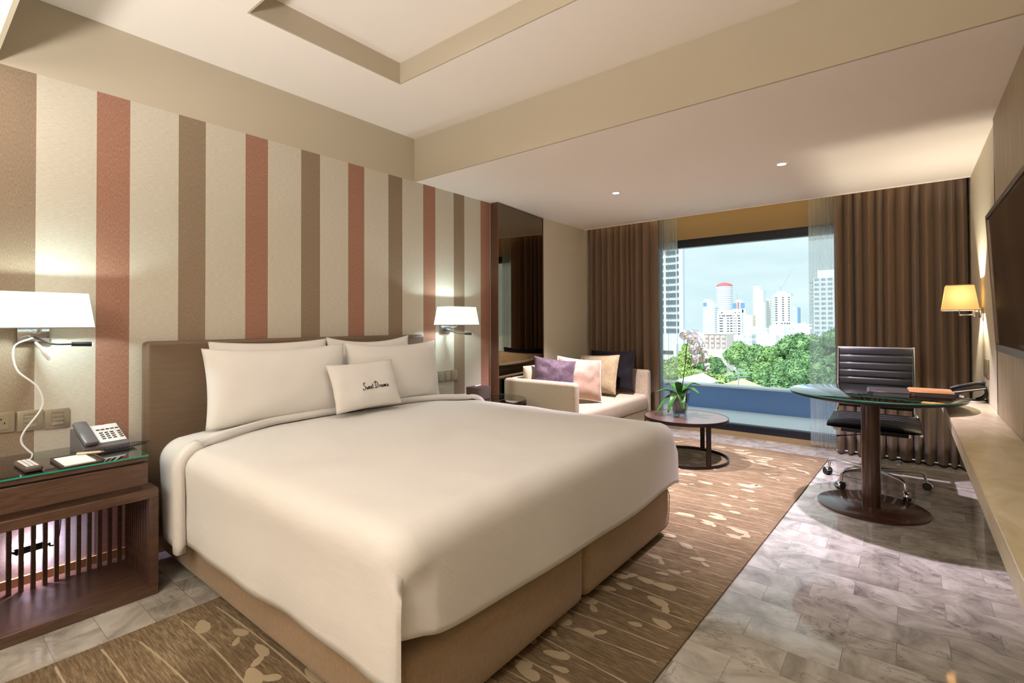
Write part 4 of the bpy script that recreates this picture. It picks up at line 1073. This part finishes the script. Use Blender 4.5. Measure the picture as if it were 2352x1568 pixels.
cr_ = thing('tower_crane', 'slender tower crane with raised jib on the broad white office tower', 'crane', far(-46.9, 283, 17.0))
obj('mast', B().tube([far(-46.9, 283, 17.01), far(-47.1, 283, 19.0)], .35, 6), steel_w, cr_)
obj('jib', B().tube([far(-47.1, 283, 18.3), far(-40.7, 283, 29.6)], [.34, .16], 6), steel_w, cr_)
obj('counter_jib', B().tube([far(-47.1, 283, 18.3), far(-48.1, 283, 20.4)], .36, 6), steel_w, cr_)
tower('tower', 'pale blue tower with dark blue edge right of the broad office tower', [('tower_shaft', -65.2, -60.6, 420, 428, -20, 12.6, f4), ('blue_edge', -60.6, -59.6, 420, 428, -20, 12.4, win_b), ('stair_crown', -64.2, -62.2, 421, 426, 12.6, 13.4, wall_w)])
# mid-distance white block, each window a part
t = tower('office_block', 'white mid rise block with rows of dark windows in front of domed tower', [('block_body', -40.1, -33.4, 150, 152, -14, 4.1, wall_w), ('upper_storey', -40.1, -33.4, 150.6, 152, 4.1, 4.95, wall_w), ('roof_parapet', -35.7, -33.4, 149.9, 152, 4.1, 5.1, wall_w)])
for r_ in range(7):
    for xx, ww in ((-39.45, 1.0), (-37.35, .55), (-36.55, .7), (-35.55, .22), (-35.05, .22), (-34.45, .7)):
        if r_ == 6 and xx < -36: continue
        obj('window', B().box(far(xx, 149.96, 2.35-.745*r_), far(xx+ww, 150, 2.35-.745*r_+.30)), win_d, t)
for xx, ww in ((-39.5, .35), (-38.8, 1.0), (-37.6, 1.7), (-35.6, .25), (-34.6, .7)): obj('window', B().box(far(xx, 149.96, 3.08), far(xx+ww, 150, 3.38)), win_d, t)
for xx, ww in ((-39.0, .5), (-35.2, .3), (-34.1, .2)): obj('window', B().box(far(xx, 149.86, 4.0), far(xx+ww, 149.9, 4.25)), win_d, t)
tower('office_block', 'peach painted block with yellow strip right of the white mid rise', [('block_body', -60.2, -55.3, 260, 266, -16, 4.9, peach), ('yellow_strip', -58.3, -57.2, 259.9, 260, -3, 5.4, gold)])
# tall neighbours left and right, seen through the sheers
lt = tower('tower', 'tall white residential tower with blue-grey edge at the left side of the window', [('tower_shaft', -27.5, -22.4, 70, 71, -20, 26, mat('tower_white', (236, 240, 244), .8)), ('edge_fin', -22.4, -21.5, 69.5, 70.4, -20, 26, mat('blue_grey_fin', (206, 220, 236), .8)), ('podium_block', -27, -21.2, 66, 67.5, -20, -1.6, wall_w)])
for r_ in range(17):
    for xx, ww in ((-24.1, 1.45), (-25.9, 1.4)):
        z_ = -.2+1.02*r_; obj('window', B().box(far(xx, 69.9, z_), far(xx+ww, 70, z_+.62)), mat('tower_window', (74, 96, 112), .15) if r_ == 0 and xx > -25 else bpy.data.materials['tower_window'], lt)
for r_ in range(17):
    z_ = -.2+1.02*r_; obj('side_window', B().box(far(-22.3, 69.42, z_), far(-22.05, 69.5, z_+.6)), bpy.data.materials['tower_window'], lt)
for r_ in range(4):
    obj('podium_window', B().box(far(-23.0, 65.9, -3.0-1.25*r_), far(-21.6, 66, -2.55-1.25*r_)), win_d, lt)
rt_ = tower('tower', 'tall grey balcony tower at the right side of window behind the sheer', [('tower_shaft', -13.3, -4, 130, 140, -20, 11.2, facade('balcony_tower', (214, 220, 226), (142, 158, 172), 2.7, .55, 3.2, .7)), ('setback_crown', -12.6, -6, 131, 139, 11.2, 13.0, wall_w)])
gb = mat('balcony_grey', (168, 176, 184), .8)
for r_ in range(13): obj('balcony', B().box(far(-14.35+.25*(r_ % 3), 130.5, .2+.84*r_), far(-13.3, 133, .2+.84*r_+.34)), gb, rt_)
# low blocks between the trees and the towers
tower('apartment_block', 'pinkish low apartment block with open balconies behind the orchid flowers', [('block_body', -34.5, -29.4, 120, 126, -16, -1.35, mat('pinkish_render', (228, 214, 212), .85)), ('roof_slab', -34.6, -29.3, 119.7, 126, -1.4, -1.2, wall_w)]+[('balcony', -34.2+1.25*i, -33.3+1.25*i, 119.6, 120, -4.4+1.05*j, -3.75+1.05*j, mat('balcony_shade', (190, 174, 172), .8) if i+j == 0 else bpy.data.materials.get('balcony_shade') or win_d) for i in range(4) for j in range(3)])
lg = 'small white low rise blocks in the distance'
rr = random.Random(4)
for k, (x0, x1, y0, zt_) in enumerate(((-31.4, -28.6, 140, -1.6), (-28.4, -24.0, 146, -2.2), (-36.2, -31.5, 200, .1), (-31.2, -27.0, 206, -.4), (-27.0, -22.8, 200, .6), (-66, -60, 250, -.6), (-55, -48, 255, -1.2), (-46, -41, 262, .2), (-40, -34, 266, .8), (-104, -99, 340, 1.2), (-79, -74, 305, -1), (-22.0, -18.0, 160, -.6), (-17.5, -14.0, 170, -1.0), (-72, -67, 300, 1.6))):
    tower('low_rise', 'small white low rise block in the city between treetops and distant towers', [('block_body', x0, x1, y0, y0+5, -16, zt_, wall_w if k % 3 else f3), ('roof_hut', x0+.8, x0+2.0, y0+1, y0+3, zt_, zt_+.6, wall_w)], group=lg)
obj('ground', B().box((-1500, 40, GZ-1), (900, 2500, GZ)), mat('city_ground', (198, 202, 200), .9), kind=ST)

# trees in the garden below
def green(name, a, b_, c_):
    m = mat(name, b_, .6, spec=.25); g = NG(m); g.color(g.ramp(g.noise(g.coord(), 1.7, 3), [(.3, a), (.5, b_), (.7, c_)])); return m
G1 = green('deep_green_leaves', (62, 98, 68), (108, 148, 98), (160, 194, 136)); G2 = green('yellow_green_leaves', (116, 146, 82), (162, 190, 112), (200, 218, 150)); G3 = green('mid_green_leaves', (86, 124, 78), (134, 172, 108), (178, 206, 144))
GT = -18
def tree(label, x, y, zt_, r_, mt, n=900, seed=0, group=None, ls=.26):
    rr = random.Random(seed); t = thing('tree', label, 'tree', (x, y, GT), 0, group)
    cz = zt_-r_*.95; b = B(); bm = b.b
    cl = [(V((x, y, cz)), r_*.72)]
    for k in range(16):
        a = rr.uniform(0, 2*PI); e = rr.uniform(-.35, 1.0); d = V((math.cos(a)*math.sqrt(max(0, 1-e*e)), math.sin(a)*math.sqrt(max(0, 1-e*e)), e*.9))
        cl.append((V((x, y, cz))+d*r_*rr.uniform(.55, .85), r_*rr.uniform(.26, .42)))
    for c_, q in cl:
        for k in range(int(n*(q/r_)**2)+20):
            d = V((rr.gauss(0, 1), rr.gauss(0, 1), rr.gauss(.25, 1))).normalized(); p = c_+d*q*rr.uniform(.8, 1.06)
            nn = (d+V((rr.uniform(-.7, .7), rr.uniform(-.7, .7), rr.uniform(-.4, .9)))).normalized(); u = nn.orthogonal().normalized(); w_ = nn.cross(u); an = rr.uniform(0, PI); s_ = ls*rr.uniform(.6, 1.3)
            u, w_ = (u*math.cos(an)+w_*math.sin(an))*s_, (w_*math.cos(an)-u*math.sin(an))*s_*.55
            bm.faces.new([bm.verts.new(p+q_) for q_ in (u, w_, -u, -w_)])
        bmesh.ops.create_icosphere(bm, subdivisions=2, radius=q*.84, matrix=Matrix.Translation(c_))
    obj('crown', b, mt, t, smooth=False)
    obj('trunk', B().tube([(x, y, GT), (x+.1, y, (GT+cz)/2), (x, y, cz)], [.35, .28, .2], 8), 'bark', t)
    return t
TG = 'garden trees beyond the balcony'
for k, (lb, x, y, z_, r_, mt) in enumerate((
    ('broad dark green tree at right of the window, tallest of the treetops', -2.6, 63, 1.0, 3.3, G1), ('dark green tree below the blue-edged tower', -5.9, 62, .1, 2.7, G1), ('dark green tree sloping down beneath the broad office tower', -8.6, 62, -1.5, 2.3, G3),
    ('full green tree in the right half just above the balcony wall', -5.2, 50, -1.7, 2.6, G1), ('round green tree in the centre right above the balcony wall', -7.9, 51, -2.8, 2.1, G3), ('dense green tree beside the right sheer low down', -3.2, 48, -1.3, 2.4, G1),
    ('green tree beneath the white mid rise block', -14.3, 72, -1.1, 2.5, G3), ('dark green tree beneath the peach block', -12.1, 71, -1.9, 2.0, G1), ('green tree behind the pale palm trunk', -10.8, 62, -2.9, 2.0, G1),
    ('narrow yellow green tree left of the orchid stem', -13.4, 50, -.7, 1.6, G2), ('yellow green bush tree next to left sheer', -14.9, 48, -2.3, 1.7, G2), ('dark green tree right behind the orchid buds', -12.0, 50, -1.9, 1.6, G1),
    ('light green treetop low at the left above the balcony wall', -8.4, 35, -1.9, 1.4, G2), ('light green treetop under the pale palm trunk', -7.0, 36, -2.15, 1.4, G2), ('light green treetop in the middle just above the balcony wall', -5.7, 35.5, -2.3, 1.3, G3), ('mid green treetop right of the aerial above the balcony wall', -3.6, 36, -2.15, 1.5, G1), ('mid green treetop in front of the left sheer', -9.9, 35, -1.8, 1.3, G2), ('low green treetop at far right above the balcony wall behind the desk', -2.0, 37, -1.6, 1.6, G1))):
    tree(lb, x, y, z_, r_, mt, n=2900, seed=k+1, group=TG, ls=.06+.0012*y)
pm = thing('palm_tree', 'palm with slim pale trunk standing among the green trees', 'tree', (-8.25, 44, GT))
obj('trunk', B().tube([(-8.25, 44, GT), (-8.25, 44, -3)], .07, 8), mat('pale_trunk', (206, 206, 196), .8), pm)
b = B(); rr = random.Random(8)
for k in range(16):
    a = k*2*PI/16+rr.uniform(-.1, .1); L = rr.uniform(1.0, 1.4); d = V((math.cos(a), math.sin(a), 0)); s_ = V((-d.y, d.x, 0))
    b.grid(lambda u, v, d=d, s_=s_, L=L, e=rr.uniform(.3, .9): V((-8.25, 44, -3))+d*L*u+s_*(v-.5)*.22*math.sin(PI*min(1, u+.1))+V((0, 0, e*math.sin(u*2.2)*L*.6-.5*u*u*L)), 8, 2)
obj('fronds', b, G3, pm)
ae = thing('aerial', 'pale rooftop television aerial on a thin mast above the balcony wall', 'aerial', (-4.3, 30, -12))
ax_, ay_ = -4.35, 30.0
obj('mast', B().tube([(ax_, ay_, -12), (ax_, ay_, -1.35)], .035, 6), steel_w, ae)
for z_, L in ((-1.45, .5), (-1.65, .62), (-1.85, .55)): obj('boom', B().tube([(ax_-L, ay_-.2, z_-.05), (ax_+L, ay_+.2, z_+.05)], .02, 5), steel_w, ae)
for nm, lb, x, y, z_, wd, cl_ in (('house_roof', 'pale gabled house roof at lower left behind the orchid leaves', -7.35, 30, -2.05, 1.0, (226, 232, 238)), ('house_roof', 'tan gabled house roof under the aerial', -4.9, 30, -2.25, 1.2, (206, 186, 160))):
    t = thing(nm, lb, 'roof', (x, y, GT)); b = B(); b.box((x-wd*.85, y, GT), (x+wd*.85, y+3, z_-.42)); obj('house_wall', b, wall_w, t)
    b = B(); q = [b.b.verts.new((x+a*wd, y+dy, zz)) for dy in (-.2, 3.2) for a, zz in ((-1, z_-.45), (0, z_), (1, z_-.45), (1, z_-.5), (-1, z_-.5))]
    b.b.faces.new(q[:5]); b.b.faces.new(q[5:][::-1])
    for i in range(5): b.b.faces.new((q[i], q[(i+1) % 5], q[5+(i+1) % 5], q[5+i]))
    obj('roof_tiles', b, mat('roof_'+str(int(-x*100)), cl_, .8), t, smooth=False)
